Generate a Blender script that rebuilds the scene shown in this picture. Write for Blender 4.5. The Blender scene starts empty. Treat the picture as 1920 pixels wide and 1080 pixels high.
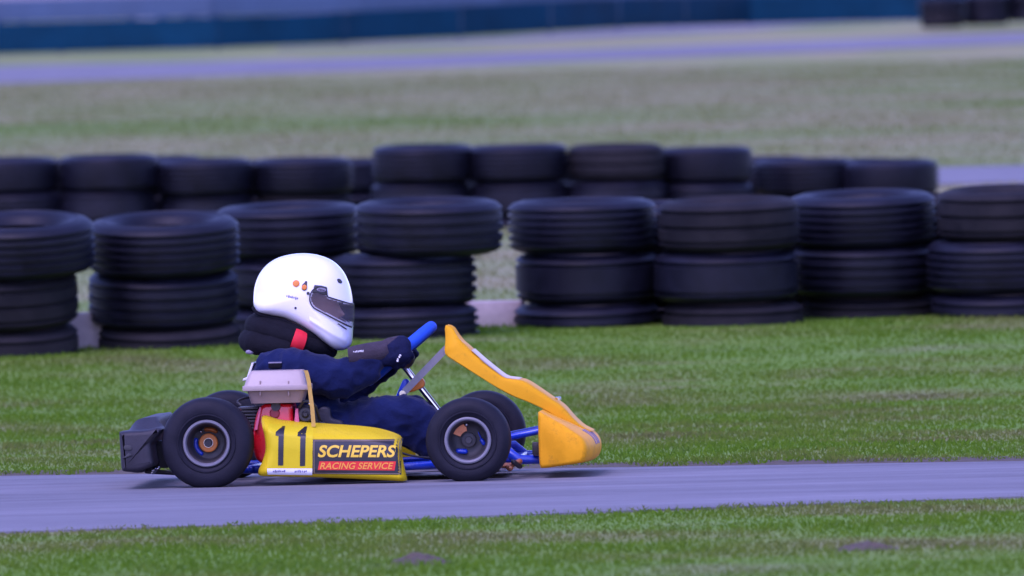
import bpy, bmesh, math, random
import numpy as np
from mathutils import Vector, Matrix, noise

random.seed(11)
rng = np.random.default_rng(11)
scene = bpy.context.scene
COL = scene.collection

# ------------------------------------------------------------------ camera
FPX = 24000.0                       # focal length in pixels of a 1920 wide frame
ROLL, PITCH = math.radians(1.4), 0.01139
CAM = Vector((0.561, -40.0, 1.047))
_R0, _F = Vector((1, 0, 0)), Vector((0, math.cos(PITCH), -math.sin(PITCH)))
_U0 = Vector((0, math.sin(PITCH), math.cos(PITCH)))
CR = _R0 * math.cos(ROLL) - _U0 * math.sin(ROLL)
CU = _U0 * math.cos(ROLL) + _R0 * math.sin(ROLL)
cd = bpy.data.cameras.new('camera')
cam = bpy.data.objects.new('camera', cd)
COL.objects.link(cam)
m = Matrix((CR, CU, -_F)).transposed().to_4x4()
m.translation = CAM
cam.matrix_world = m
cd.sensor_width = 36.0
cd.lens = FPX / 1920 * 36
cd.clip_start, cd.clip_end = 0.5, 3000
cd.dof.use_dof = True
cd.dof.focus_distance = 39.75
cd.dof.aperture_fstop = 9.0
scene.camera = cam

# ------------------------------------------------------------------ light
SUN_EL, SUN_AZ = math.radians(54), math.radians(203)     # azimuth clockwise from +Y
world = bpy.data.worlds.new('World')
scene.world = world
world.use_nodes = True
wn = world.node_tree.nodes
sky = wn.new('ShaderNodeTexSky')
sky.sky_type = 'NISHITA'
sky.sun_disc = False
sky.sun_elevation, sky.sun_rotation = SUN_EL, SUN_AZ
sky.air_density, sky.dust_density, sky.ozone_density = 1.0, 1.5, 3.0
wn['Background'].inputs[1].default_value = 0.15
world.node_tree.links.new(sky.outputs[0], wn['Background'].inputs[0])
sl = bpy.data.lights.new('sun', 'SUN')
sl.energy, sl.angle, sl.color = 0.55, math.radians(30), (1.0, 0.95, 0.93)
sun = bpy.data.objects.new('sun', sl)
COL.objects.link(sun)
sd = Vector((math.sin(SUN_AZ) * math.cos(SUN_EL), math.cos(SUN_AZ) * math.cos(SUN_EL), math.sin(SUN_EL)))
sun.rotation_euler = sd.to_track_quat('Z', 'Y').to_euler()
vs = scene.view_settings
vs.view_transform, vs.look = 'Standard', 'None'
vs.exposure, vs.gamma = 1.13, 1.0
vs.use_white_balance = True          # the photograph's cold violet balance
vs.white_balance_temperature = 5450
vs.white_balance_tint = 64

# ------------------------------------------------------------------ pixels to places
def ray(px, py):
    return _F + CR * ((px - 960) / FPX) + CU * ((540 - py) / FPX)
def W(px, py, d):
    """point at distance d that shows at pixel (px, py)"""
    return CAM + ray(px, py) * d
def G(px, py, z=0.0):
    r = ray(px, py)
    return CAM + r * ((z - CAM.z) / r.z)
KART = Matrix.Rotation(math.radians(-2.4), 4, 'Z')
KINV = KART.inverted()
def K(px, py, y):
    """kart-local point on the plane local y"""
    o, r = KINV @ CAM, KINV.to_3x3() @ ray(px, py)
    return o + r * ((y - o.y) / r.y)
PXM = 1 / 600.0

# ------------------------------------------------------------------ materials
def srgb(r, g, b):
    f = lambda c: c / 12.92 if c <= 0.04045 else ((c + 0.055) / 1.055) ** 2.4
    return (f(r / 255), f(g / 255), f(b / 255), 1)
def mat(name, col, rough=0.5, metal=0.0, var=0.12, scale=20.0, bump=0.0, bscale=200.0, coat=0.0, col2=None, spec=0.5, sheen=0.0, dirt=0.0):
    M = bpy.data.materials.new(name)
    M.use_nodes = True
    nt = M.node_tree
    b = nt.nodes['Principled BSDF']
    c = tuple(col) + (1,) if len(col) == 3 else tuple(col)
    tc = nt.nodes.new('ShaderNodeTexCoord')
    no = nt.nodes.new('ShaderNodeTexNoise')
    no.inputs['Scale'].default_value = scale
    no.inputs['Detail'].default_value = 6
    no.inputs['Roughness'].default_value = 0.65
    nt.links.new(tc.outputs['Object'], no.inputs['Vector'])
    rp = nt.nodes.new('ShaderNodeValToRGB')
    rp.color_ramp.elements[0].position, rp.color_ramp.elements[1].position = 0.3, 0.7
    c2 = (tuple(col2) + (1,))[:4] if col2 else tuple(min(1, x * (1 + var)) for x in c[:3]) + (1,)
    rp.color_ramp.elements[0].color = tuple(x * (1 - var) for x in c[:3]) + (1,)
    rp.color_ramp.elements[1].color = c2
    nt.links.new(no.outputs['Fac'], rp.inputs['Fac'])
    nt.links.new(rp.outputs['Color'], b.inputs['Base Color'])
    if dirt:
        dn = nt.nodes.new('ShaderNodeTexNoise')
        dn.inputs['Scale'].default_value = 26
        dn.inputs['Detail'].default_value = 9
        dn.inputs['Roughness'].default_value = 0.75
        nt.links.new(tc.outputs['Object'], dn.inputs['Vector'])
        dr = nt.nodes.new('ShaderNodeMapRange')
        dr.inputs['From Min'].default_value, dr.inputs['From Max'].default_value = 0.55, 0.74
        dr.inputs['To Max'].default_value = dirt
        nt.links.new(dn.outputs['Fac'], dr.inputs['Value'])
        dm = nt.nodes.new('ShaderNodeMix')
        dm.data_type = 'RGBA'
        dm.inputs[7].default_value = (0.10, 0.065, 0.030, 1)
        nt.links.new(dr.outputs['Result'], dm.inputs[0])
        nt.links.new(rp.outputs['Color'], dm.inputs[6])
        nt.links.new(dm.outputs[2], b.inputs['Base Color'])
    mr = nt.nodes.new('ShaderNodeMapRange')
    mr.inputs['To Min'].default_value = max(0.03, rough - 0.08)
    mr.inputs['To Max'].default_value = min(1, rough + 0.08)
    nt.links.new(no.outputs['Fac'], mr.inputs['Value'])
    nt.links.new(mr.outputs['Result'], b.inputs['Roughness'])
    b.inputs['Metallic'].default_value = metal
    b.inputs['Specular IOR Level'].default_value = spec
    b.inputs['Coat Weight'].default_value = coat
    b.inputs['Coat Roughness'].default_value = 0.12
    if sheen:
        b.inputs['Sheen Weight'].default_value = sheen
    if bump:
        n2 = nt.nodes.new('ShaderNodeTexNoise')
        n2.inputs['Scale'].default_value = bscale
        n2.inputs['Detail'].default_value = 4
        nt.links.new(tc.outputs['Object'], n2.inputs['Vector'])
        bp = nt.nodes.new('ShaderNodeBump')
        bp.inputs['Strength'].default_value = bump
        bp.inputs['Distance'].default_value = 0.01
        nt.links.new(n2.outputs['Fac'], bp.inputs['Height'])
        nt.links.new(bp.outputs['Normal'], b.inputs['Normal'])
    return M

def ground_mat(name, cols, scales, rough=0.9, bump=0.4, aniso=1.0, lawn=False):
    """cols: list of (position, colour) read through layered world-space noise"""
    M = bpy.data.materials.new(name)
    M.use_nodes = True
    nt = M.node_tree
    b = nt.nodes['Principled BSDF']
    ge = nt.nodes.new('ShaderNodeNewGeometry')
    mp = nt.nodes.new('ShaderNodeMapping')
    mp.inputs['Scale'].default_value = (aniso, 1, 1)
    nt.links.new(ge.outputs['Position'], mp.inputs['Vector'])
    last = None
    for s, w in scales:
        n = nt.nodes.new('ShaderNodeTexNoise')
        n.inputs['Scale'].default_value = s
        n.inputs['Detail'].default_value = 5
        nt.links.new(mp.outputs['Vector'], n.inputs['Vector'])
        mu = nt.nodes.new('ShaderNodeMath')
        mu.operation = 'MULTIPLY'
        mu.inputs[1].default_value = w
        nt.links.new(n.outputs['Fac'], mu.inputs[0])
        if last:
            ad = nt.nodes.new('ShaderNodeMath')
            ad.operation = 'ADD'
            nt.links.new(last.outputs[0], ad.inputs[0])
            nt.links.new(mu.outputs[0], ad.inputs[1])
            last = ad
        else:
            last = mu
        fine = n
    rp = nt.nodes.new('ShaderNodeValToRGB')
    el = rp.color_ramp.elements
    el[0].position, el[0].color = cols[0][0], tuple(cols[0][1]) + (1,)
    el[1].position, el[1].color = cols[-1][0], tuple(cols[-1][1]) + (1,)
    for p, c in cols[1:-1]:
        e = el.new(p)
        e.color = tuple(c) + (1,)
    nt.links.new(last.outputs[0], rp.inputs['Fac'])
    nt.links.new(rp.outputs['Color'], b.inputs['Base Color'])
    b.inputs['Roughness'].default_value = rough
    b.inputs['Specular IOR Level'].default_value = 0.25
    if lawn:                             # thin blades let light through
        df, tl_ = nt.nodes.new('ShaderNodeBsdfDiffuse'), nt.nodes.new('ShaderNodeBsdfTranslucent')
        mx = nt.nodes.new('ShaderNodeMixShader')
        mx.inputs[0].default_value = 0.5
        for k, s in ((1, df), (2, tl_)):
            nt.links.new(rp.outputs['Color'], s.inputs['Color'])
            nt.links.new(s.outputs[0], mx.inputs[k])
        nt.links.new(mx.outputs[0], nt.nodes['Material Output'].inputs[0])
        return M
    bp = nt.nodes.new('ShaderNodeBump')
    bp.inputs['Strength'].default_value = bump
    bp.inputs['Distance'].default_value = 0.02
    nt.links.new(fine.outputs['Fac'], bp.inputs['Height'])
    nt.links.new(bp.outputs['Normal'], b.inputs['Normal'])
    return M

GREEN = [(0.35, (0.150, 0.140, 0.055)), (0.42, (0.160, 0.188, 0.044)), (0.49, (0.122, 0.208, 0.020)), (0.55, (0.106, 0.216, 0.013)), (0.64, (0.172, 0.212, 0.064))]
DRY = [(0.37, (0.108, 0.182, 0.024)), (0.44, (0.158, 0.206, 0.052)), (0.50, (0.200, 0.224, 0.084)), (0.55, (0.235, 0.220, 0.102)), (0.62, (0.142, 0.200, 0.036))]
M_GRASS = ground_mat('verge_turf', GREEN, [(0.42, 0.62), (1.6, 0.3), (30, 0.08)])
M_BLADE = ground_mat('grass_blade', GREEN, [(0.42, 0.62), (1.6, 0.3), (60, 0.08)], bump=0.0, rough=0.8, lawn=True)
M_HILL = ground_mat('dry_turf', DRY, [(0.10, 0.55), (0.4, 0.37), (6, 0.08)], aniso=0.8)
M_HBLADE = ground_mat('dry_blade', DRY, [(0.10, 0.55), (0.4, 0.37), (20, 0.08)], bump=0.0, aniso=0.8, lawn=True)
ASPH = [(0.37, (0.105, 0.103, 0.110)), (0.46, (0.150, 0.147, 0.156)), (0.54, (0.172, 0.169, 0.179)), (0.63, (0.215, 0.210, 0.222))]
M_ASPH = ground_mat('asphalt', ASPH, [(1.2, 0.45), (5.0, 0.30), (60, 0.25)], rough=0.78, bump=0.5, aniso=0.22)
M_SOIL = ground_mat('soil', [(0.35, (0.075, 0.058, 0.038)), (0.65, (0.130, 0.105, 0.074))], [(9, 0.5), (60, 0.5)], bump=1.0)
M_RUB = mat('car_tyre_rubber', (0.0046, 0.0052, 0.0115), 0.50, var=0.4, scale=7, bump=0.15, bscale=90, col2=(0.0090, 0.0095, 0.0190), spec=0.22)
M_RUB2 = mat('dusty_tyre_rubber', (0.009, 0.009, 0.013), 0.7, var=0.4, scale=5, bump=0.2, bscale=60, col2=(0.021, 0.019, 0.021), spec=0.15)
M_SLICK = mat('kart_tyre_rubber', (0.011, 0.0115, 0.019), 0.62, var=0.25, scale=14, bump=0.12, bscale=240, col2=(0.016, 0.016, 0.025), spec=0.16)
M_YEL = mat('yellow_plastic', (0.63, 0.455, 0.0), 0.40, var=0.07, scale=9, coat=0.0, spec=0.06, dirt=0.22, bump=0.03, bscale=60)
M_ORA = mat('amber_plastic', (0.78, 0.34, 0.002), 0.50, var=0.10, scale=14, coat=0.0, spec=0.06, dirt=0.4, bump=0.05, bscale=80)
M_PANEL = mat('front_panel_plastic', (0.68, 0.315, 0.0), 0.45, var=0.05, scale=9, coat=0.0, spec=0.06, dirt=0.4, bump=0.03, bscale=60)
M_BLUE = mat('blue_powder_coat', (0.012, 0.045, 0.42), 0.28, var=0.12, scale=18, coat=0.4)
M_GRIP = mat('blue_foam_grip', (0.010, 0.075, 0.50), 0.75, var=0.10, scale=60, bump=0.2, bscale=400)
M_LIP = mat('matte_alloy', (0.16, 0.16, 0.18), 0.5, metal=0.1, var=0.06, scale=30)
M_ALU = mat('aluminium', (0.42, 0.42, 0.44), 0.38, metal=1.0, var=0.08, scale=30)
M_CHROME = mat('polished_steel', (0.75, 0.75, 0.76), 0.16, metal=1.0, var=0.04, scale=30)
M_GREYBAR = mat('grey_steel', (0.24, 0.235, 0.25), 0.5, metal=0.3, var=0.15, scale=40)
M_DISH = mat('dusty_wheel_metal', (0.055, 0.053, 0.058), 0.6, metal=0.1, var=0.25, scale=40)
M_DARK = mat('black_plastic', (0.022, 0.022, 0.025), 0.5, var=0.2, scale=20, bump=0.08, bscale=150)
M_BUMP = mat('charcoal_bumper_plastic', (0.026, 0.025, 0.033), 0.55, spec=0.3, var=0.3, scale=18, bump=0.12, bscale=120)
M_RED = mat('red_enamel', (0.62, 0.008, 0.012), 0.28, var=0.1, scale=20, coat=0.4)
M_COPPER = mat('copper_brake_disc', (0.52, 0.20, 0.09), 0.4, metal=0.7, var=0.2, scale=40)
M_ORANGE = mat('orange_anodised', (0.70, 0.20, 0.012), 0.45, metal=0.0, var=0.1, scale=40)
M_BOX = mat('off_white_plastic', (0.36, 0.285, 0.25), 0.42, var=0.08, scale=16, bump=0.04, bscale=90)
M_BOXLO = mat('aged_pink_plastic', (0.27, 0.19, 0.165), 0.45, var=0.08, scale=16, bump=0.04, bscale=90)
M_HELM = mat('white_gelcoat', (0.82, 0.81, 0.81), 0.16, var=0.015, scale=6, coat=0.6)
M_SUIT = mat('navy_overall', (0.006, 0.010, 0.042), 0.9, var=0.22, scale=9, bump=0.35, bscale=70, col2=(0.010, 0.017, 0.066), spec=0.08, sheen=0.08)
M_SKIN = mat('skin', (0.52, 0.30, 0.22), 0.5, var=0.1, scale=25)
M_GLOVE = mat('navy_glove', (0.008, 0.011, 0.040), 0.85, var=0.25, scale=30, bump=0.3, bscale=120, spec=0.15)
M_CUFF = mat('charcoal_glove_suede', (0.048, 0.038, 0.050), 0.9, var=0.2, scale=40, bump=0.25, bscale=160, spec=0.15)
M_NECK = mat('black_padded_cloth', (0.0065, 0.0065, 0.010), 0.9, var=0.25, scale=20, bump=0.3, bscale=90, spec=0.15)
M_REDCL = mat('red_webbing', (0.70, 0.010, 0.020), 0.7, var=0.1, scale=60)
M_LILAC = mat('grey_trim_cloth', (0.22, 0.20, 0.26), 0.8, var=0.15, scale=60)
M_INK = mat('black_vinyl', (0.014, 0.013, 0.016), 0.36, var=0.1, scale=40)
M_NUMY = mat('yellow_number_vinyl', (0.61, 0.475, 0.002), 0.4, var=0.04, scale=20, spec=0.10)
M_GOLD = mat('gold_vinyl', (0.78, 0.50, 0.015), 0.36, var=0.05, scale=40)
M_BROWNLINE = mat('bronze_vinyl', (0.20, 0.145, 0.08), 0.4, var=0.05, scale=40)
M_REDV = mat('red_vinyl', (0.72, 0.018, 0.010), 0.36, var=0.05, scale=40)
M_ORTXT = mat('orange_vinyl', (0.80, 0.30, 0.02), 0.36, var=0.05, scale=40)
M_CREAM = mat('cream_vinyl', (0.60, 0.44, 0.22), 0.4, var=0.05, scale=30)
M_WHITE = mat('white_vinyl', (0.75, 0.75, 0.76), 0.36, var=0.03, scale=40)
M_LETTER = mat('violet_ink', (0.16, 0.14, 0.24), 0.4, var=0.1, scale=40)
M_CONC = mat('pale_concrete', (0.42, 0.36, 0.36), 0.85, var=0.15, scale=12, bump=0.3, bscale=80)
M_TEAL = mat('dark_teal_panel', (0.0005, 0.031, 0.062), 0.8, spec=0.1, var=0.25, scale=1.2, bump=0.1, bscale=30)
M_LBLUE = mat('pale_blue_panel', (0.045, 0.085, 0.15), 0.8, var=0.2, scale=0.8)
M_POST = mat('dark_blue_post', (0.012, 0.040, 0.07), 0.7, metal=0.0, var=0.15, scale=20)
M_GLASSD = mat('dark_car_glass', (0.015, 0.018, 0.022), 0.1, var=0.05, scale=3)
M_STRAP = mat('ochre_strap', (0.48, 0.30, 0.045), 0.6, var=0.15, scale=50)
def glass(name, col, alpha):
    M = bpy.data.materials.new(name)
    M.use_nodes = True
    nt = M.node_tree
    b = nt.nodes['Principled BSDF']
    b.inputs['Base Color'].default_value = col + (1,)
    b.inputs['Roughness'].default_value = 0.12
    tr = nt.nodes.new('ShaderNodeBsdfTransparent')
    tr.inputs['Color'].default_value = (0.86, 0.84, 0.88, 1)
    mx = nt.nodes.new('ShaderNodeMixShader')
    mx.inputs[0].default_value = alpha
    nt.links.new(tr.outputs[0], mx.inputs[1])
    nt.links.new(b.outputs[0], mx.inputs[2])
    nt.links.new(mx.outputs[0], nt.nodes['Material Output'].inputs[0])
    return M
M_VISOR = glass('smoked_visor', (0.24, 0.22, 0.27), 0.20)

# ------------------------------------------------------------------ mesh helpers
class MB:
    def __init__(s):
        s.v, s.f, s.mi = [], [], []
    def add(s, vs_, fs, mi=0):
        o = len(s.v)
        s.v += [tuple(p) for p in vs_]
        s.f += [tuple(i + o for i in f) for f in fs]
        s.mi += [mi] * len(fs)
        return s
    def box(s, a, b, bev=0.0, mi=0):
        """axis-aligned box between corners, edges chamfered"""
        lo = [min(a[i], b[i]) for i in range(3)]
        hi = [max(a[i], b[i]) for i in range(3)]
        bm = bmesh.new()
        bmesh.ops.create_cube(bm, size=1)
        for v in bm.verts:
            v.co = Vector([lo[i] + (v.co[i] + 0.5) * (hi[i] - lo[i]) for i in range(3)])
        if bev:
            bmesh.ops.bevel(bm, geom=bm.edges[:], offset=bev, segments=2, profile=0.5, affect='EDGES')
        bm.verts.index_update()
        s.add([v.co for v in bm.verts], [[v.index for v in f.verts] for f in bm.faces], mi)
        bm.free()
        return s
    def loft(s, secs, cap=True, close=True, mi=0):
        n = len(secs[0])
        vv = [p for sec in secs for p in sec]
        ff = []
        for k in range(len(secs) - 1):
            for i in range(n if close else n - 1):
                j = (i + 1) % n
                ff.append((k * n + i, k * n + j, (k + 1) * n + j, (k + 1) * n + i))
        if cap:
            ff.append(tuple(range(n))[::-1])
            ff.append(tuple((len(secs) - 1) * n + i for i in range(n)))
        return s.add(vv, ff, mi)
    def tube(s, pts, rad, n=14, round_ends=True, mi=0, flat=1.0):
        pts = [Vector(p) for p in pts]
        rr = list(rad) if hasattr(rad, '__len__') else [rad] * len(pts)
        P, Rr = [], []
        if round_ends:
            t = (pts[0] - pts[1]).normalized()
            for a in (85, 60, 30):
                P.append(pts[0] + t * rr[0] * math.sin(math.radians(a)) * 0.98)
                Rr.append(rr[0] * math.cos(math.radians(a)))
        P += pts
        Rr += rr
        if round_ends:
            t = (pts[-1] - pts[-2]).normalized()
            for a in (30, 60, 85):
                P.append(pts[-1] + t * rr[-1] * math.sin(math.radians(a)) * 0.98)
                Rr.append(rr[-1] * math.cos(math.radians(a)))
        up = Vector((0, 1, 0))
        secs = []
        for i, p in enumerate(P):
            t = (P[min(i + 1, len(P) - 1)] - P[max(i - 1, 0)]).normalized()
            if abs(t.dot(up)) > 0.95:
                up = Vector((1, 0, 0)) if abs(t.x) < 0.9 else Vector((0, 0, 1))
            a = t.cross(up).normalized()
            b = t.cross(a).normalized()
            up = -b if (-b).dot(up) > 0 else b
            b = up
            a = t.cross(b).normalized()
            secs.append([p + a * math.cos(2 * math.pi * k / n) * Rr[i] + b * math.sin(2 * math.pi * k / n) * Rr[i] * flat for k in range(n)])
        return s.loft(secs, mi=mi)
    def lathe(s, prof, axis='y', n=48, close=False, mi=0, c=(0, 0, 0)):
        """prof: (along, radius) pairs"""
        vv, ff = [], []
        for a, r in prof:
            for k in range(n):
                t = 2 * math.pi * k / n
                if axis == 'y':
                    vv.append((c[0] + r * math.cos(t), c[1] + a, c[2] + r * math.sin(t)))
                elif axis == 'z':
                    vv.append((c[0] + r * math.cos(t), c[1] + r * math.sin(t), c[2] + a))
                else:
                    vv.append((c[0] + a, c[1] + r * math.cos(t), c[2] + r * math.sin(t)))
        m_ = len(prof)
        for i in range(m_ if close else m_ - 1):
            j = (i + 1) % m_
            for k in range(n):
                l = (k + 1) % n
                ff.append((i * n + k, i * n + l, j * n + l, j * n + k))
        return s.add(vv, ff, mi)
    def mesh(s, name, mats, ang=35):
        me = bpy.data.meshes.new(name)
        me.from_pydata(s.v, [], s.f)
        for M in (mats if isinstance(mats, (list, tuple)) else [mats]):
            me.materials.append(M)
        if isinstance(mats, (list, tuple)):
            me.polygons.foreach_set('material_index', s.mi)
        bm = bmesh.new()
        bm.from_mesh(me)
        bmesh.ops.recalc_face_normals(bm, faces=bm.faces)
        bm.to_mesh(me)
        bm.free()
        if ang:
            me.shade_smooth()
            me.set_sharp_from_angle(angle=math.radians(ang))
        return me
    def build(s, name, mats, parent=None, loc=(0, 0, 0), ang=35, **kw):
        return obj(name, s.mesh(name, mats, ang), parent, loc, **kw)

def obj(name, me, parent=None, loc=(0, 0, 0), **kw):
    o = bpy.data.objects.new(name, me)
    COL.objects.link(o)
    o.parent = parent
    o.location = loc
    return tag(o, **kw)
def tag(o, label=None, category=None, group=None, kind=None):
    for k, v in (('label', label), ('category', category), ('group', group), ('kind', kind)):
        if v:
            o[k] = v
    return o
def interp(x, xs, ys):
    return float(np.interp(x, xs, ys))
def smooth_closed(pts, n):
    """closed Catmull-Rom through 2-D points, n samples evenly along it"""
    P = np.array(pts, float)
    m_ = len(P)
    out = []
    for i in range(m_):
        p0, p1, p2, p3 = P[i - 1], P[i], P[(i + 1) % m_], P[(i + 2) % m_]
        for t in np.linspace(0, 1, 12, endpoint=False):
            out.append(0.5 * (2 * p1 + (p2 - p0) * t + (2 * p0 - 5 * p1 + 4 * p2 - p3) * t * t + (3 * p1 - p0 - 3 * p2 + p3) * t ** 3))
    return resample(np.array(out + [out[0]]), n + 1)[:-1]
def smooth_open(pts, n):
    P = np.array(pts, float)
    P = np.vstack([2 * P[0] - P[1], P, 2 * P[-1] - P[-2]])
    out = []
    for i in range(1, len(P) - 2):
        p0, p1, p2, p3 = P[i - 1], P[i], P[i + 1], P[i + 2]
        for t in np.linspace(0, 1, 12, endpoint=False):
            out.append(0.5 * (2 * p1 + (p2 - p0) * t + (2 * p0 - 5 * p1 + 4 * p2 - p3) * t * t + (3 * p1 - p0 - 3 * p2 + p3) * t ** 3))
    out.append(P[-2])
    return resample(np.array(out), n)
def resample(P, n):
    d = np.r_[0, np.cumsum(np.linalg.norm(np.diff(P, axis=0), axis=1))]
    t = np.linspace(0, d[-1], n)
    return np.stack([np.interp(t, d, P[:, k]) for k in range(P.shape[1])], 1)

# ------------------------------------------------------------------ the ground
KN = [(-60, 0.0), (30, 0.0), (41, 0.0)]
for d, y in ((43.5, None), (49, 762), (56.5, 612), (62, 548), (70, 485), (78, 440), (82, 420), (87, 368), (93, 336), (120, 240), (145, 176), (170, 128), (177.5, 90), (181, 79), (187, 60), (193, 58), (235, 50), (270, 0), (330, -70)):
    KN.append((d, 0.004 if y is None else W(960, y, d).z))
KN += [(420, KN[-1][1] + 2.5), (900, KN[-1][1] + 4.0)]
_kd = np.array([k[0] for k in KN]) - 40.0
_kz = np.array([k[1] for k in KN])
_sl = np.diff(_kz) / np.diff(_kd)
_tan = np.r_[0, [0 if a * b <= 0 else 2 * a * b / (a + b) for a, b in zip(_sl[:-1], _sl[1:])], 0]
def gz(y):
    y = np.atleast_1d(np.asarray(y, float))
    i = np.clip(np.searchsorted(_kd, y) - 1, 0, len(_kd) - 2)
    h = _kd[i + 1] - _kd[i]
    t = (y - _kd[i]) / h
    return ((2 * t ** 3 - 3 * t ** 2 + 1) * _kz[i] + (t ** 3 - 2 * t ** 2 + t) * h * _tan[i]
            + (-2 * t ** 3 + 3 * t ** 2) * _kz[i + 1] + (t ** 3 - t ** 2) * h * _tan[i + 1])
def gz1(y):
    return float(gz(y)[0])
def sheet(name, xs, ys, M, dz=0.0, **kw):
    b = MB()
    zz = gz(ys)
    b.add([(x, y, z + dz) for y, z in zip(ys, zz) for x in xs],
          [(j * len(xs) + i, j * len(xs) + i + 1, (j + 1) * len(xs) + i + 1, (j + 1) * len(xs) + i)
           for j in range(len(ys) - 1) for i in range(len(xs) - 1)])
    return b.build(name, M, ang=80, **kw)
XS = list(np.linspace(-400, -30, 12)) + list(np.linspace(-20, 20, 9)) + list(np.linspace(30, 400, 12))
sheet('ground', XS, list(np.linspace(-60, 17.2, 78)), M_GRASS, kind='structure')
sheet('hillside', XS, list(np.linspace(17.2, 300, 240)) + list(np.linspace(310, 860, 12)), M_HILL, kind='structure')

def strip(name, near, far, M, dz, n=60, **kw):
    """road between two plan lines given as lists of (x, y), laid on the ground"""
    near, far = resample(np.array(near, float), n), resample(np.array(far, float), n)
    b = MB()
    r = 7
    vv = []
    for a, c in zip(near, far):
        for k in range(r):
            p = a + (c - a) * k / (r - 1)
            vv.append((p[0], p[1], gz1(p[1]) + dz))
    b.add(vv, [(i * r + k, (i + 1) * r + k, (i + 1) * r + k + 1, i * r + k + 1) for i in range(n - 1) for k in range(r - 1)])
    for k in (0, r - 1):                 # edges reach down into the soil
        e = [vv[i * r + k] for i in range(n)]
        b.add(e + [(x, y, z - .06) for x, y, z in e], [(i, i + 1, n + i + 1, n + i) for i in range(n - 1)])
    return b.build(name, M, ang=80, kind='structure', **kw)
def extend(pts, far=60):
    a, b = np.array(pts[0]), np.array(pts[1])
    c, d = np.array(pts[-2]), np.array(pts[-1])
    u = (a - b) / np.linalg.norm(a - b)
    w = (d - c) / np.linalg.norm(d - c)
    return [tuple(a + u * far)] + list(pts) + [tuple(d + w * far)]
near_edge = extend([G(x, y)[:2] for x, y in ((0, 1001), (640, 981), (1280, 957), (1920, 934))], 9)
far_edge = extend([G(x, y)[:2] for x, y in ((0, 896), (640, 887), (1280, 878), (1920, 868))], 9)
strip('race_track', near_edge, far_edge, M_ASPH, 0.006)
strip('soil_edge', [(x, y - 0.01) for x, y in far_edge], [(x, y + 0.75) for x, y in far_edge], M_SOIL, 0.003)
def on_hill(px, py, d0, d1):
    """where the ray of a pixel meets the ground between two distances"""
    for _ in range(40):
        d = 0.5 * (d0 + d1)
        p = W(px, py, d)
        if p.z > gz1(p.y):
            d0 = d
        else:
            d1 = d
    return (p.x, p.y)
strip('back_track', extend([(-10, 47.0), (8, 47.0)], 40), extend([(-10, 53.0), (8, 53.0)], 40), M_ASPH, 0.012)
far_near = extend([on_hill(x, y, 120, 186) for x, y in ((0, 158), (480, 140), (960, 120), (1440, 101), (1920, 82))], 60)
far_far = extend([on_hill(x, y, 120, 188) for x, y in ((0, 126), (480, 116), (960, 101), (1440, 82), (1920, 63))], 60)
strip('far_track', far_near, far_far, M_ASPH, 0.015)
srv_n = [on_hill(x, y, 150, 190) for x, y in ((520, 94), (960, 79), (1400, 57), (1800, 35))]
srv_f = [on_hill(x, y, 150, 190) for x, y in ((520, 92), (960, 71), (1400, 46), (1800, 24))]
strip('service_road', srv_n, srv_f, M_ASPH, 0.012)

# ------------------------------------------------------------------ grass
def blades(name, n, x0, x1, y0, y1, h, w, M, keep, **kw):
    x = rng.uniform(x0, x1, n)
    y = rng.uniform(y0, y1, n)
    k = keep(x, y)
    x, y = x[k], y[k]
    n = len(x)
    z = gz(y) - 0.004
    patch = 0.6 + 0.55 * (0.5 + 0.5 * np.sin(x * 2.3 + np.sin(y * 1.7) * 2) * np.cos(y * 1.9 + np.sin(x * 1.1)))
    hh = h * rng.uniform(0.45, 1.15, n) * patch
    a = rng.uniform(0, 2 * math.pi, n)
    lx, ly = rng.normal(0, 0.45, n) * hh, rng.normal(0, 0.45, n) * hh
    ww = w * rng.uniform(0.6, 1.3, n)
    v = np.empty((n, 4, 3), np.float32)
    v[:, 0] = np.stack([x - np.cos(a) * ww, y - np.sin(a) * ww, z], 1)
    v[:, 1] = np.stack([x + np.cos(a) * ww, y + np.sin(a) * ww, z], 1)
    v[:, 2] = np.stack([x + np.cos(a) * ww * .7 + lx * .4, y + np.sin(a) * ww * .7 + ly * .4, z + hh * .6], 1)
    v[:, 3] = np.stack([x + lx, y + ly, z + hh * .95], 1)
    me = bpy.data.meshes.new(name)
    me.vertices.add(n * 4)
    me.vertices.foreach_set('co', v.ravel())
    b = (np.arange(n) * 4)[:, None]
    idx = np.concatenate([b + np.array([[0, 1, 2]]), b + np.array([[0, 2, 3]])], 1).astype(np.int32).ravel()
    me.loops.add(len(idx))
    me.loops.foreach_set('vertex_index', idx)
    me.polygons.add(n * 2)
    me.polygons.foreach_set('loop_start', np.arange(n * 2, dtype=np.int32) * 3)
    me.polygons.foreach_set('loop_total', np.full(n * 2, 3, np.int32))
    me.update()
    me.materials.append(M)
    return obj(name, me, kind='stuff', **kw)
ne, fe = np.array(near_edge), np.array(far_edge)
jit = lambda x, y: 0.05 * np.sin(x * 9 + 1) + 0.04 * np.sin(x * 23) + 0.03 * np.sin(x * 51)
blades('verge_grass', 210000, -4.5, 5.0, -10.5, -1.8, 0.020, 0.0030, M_BLADE,
       lambda x, y: y < np.interp(x, ne[:, 0], ne[:, 1]) + 0.10 + jit(x, y) * 1.5, label='short green grass on the near verge of the track', category='grass')
blades('verge_grass', 430000, -5.5, 6.5, 0.5, 18.5, 0.022, 0.0036, M_BLADE,
       lambda x, y: y > np.interp(x, fe[:, 0], fe[:, 1]) + 0.30 + jit(x, y) * 3, label='green grass between the track and the front tyre barrier', category='grass')
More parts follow.
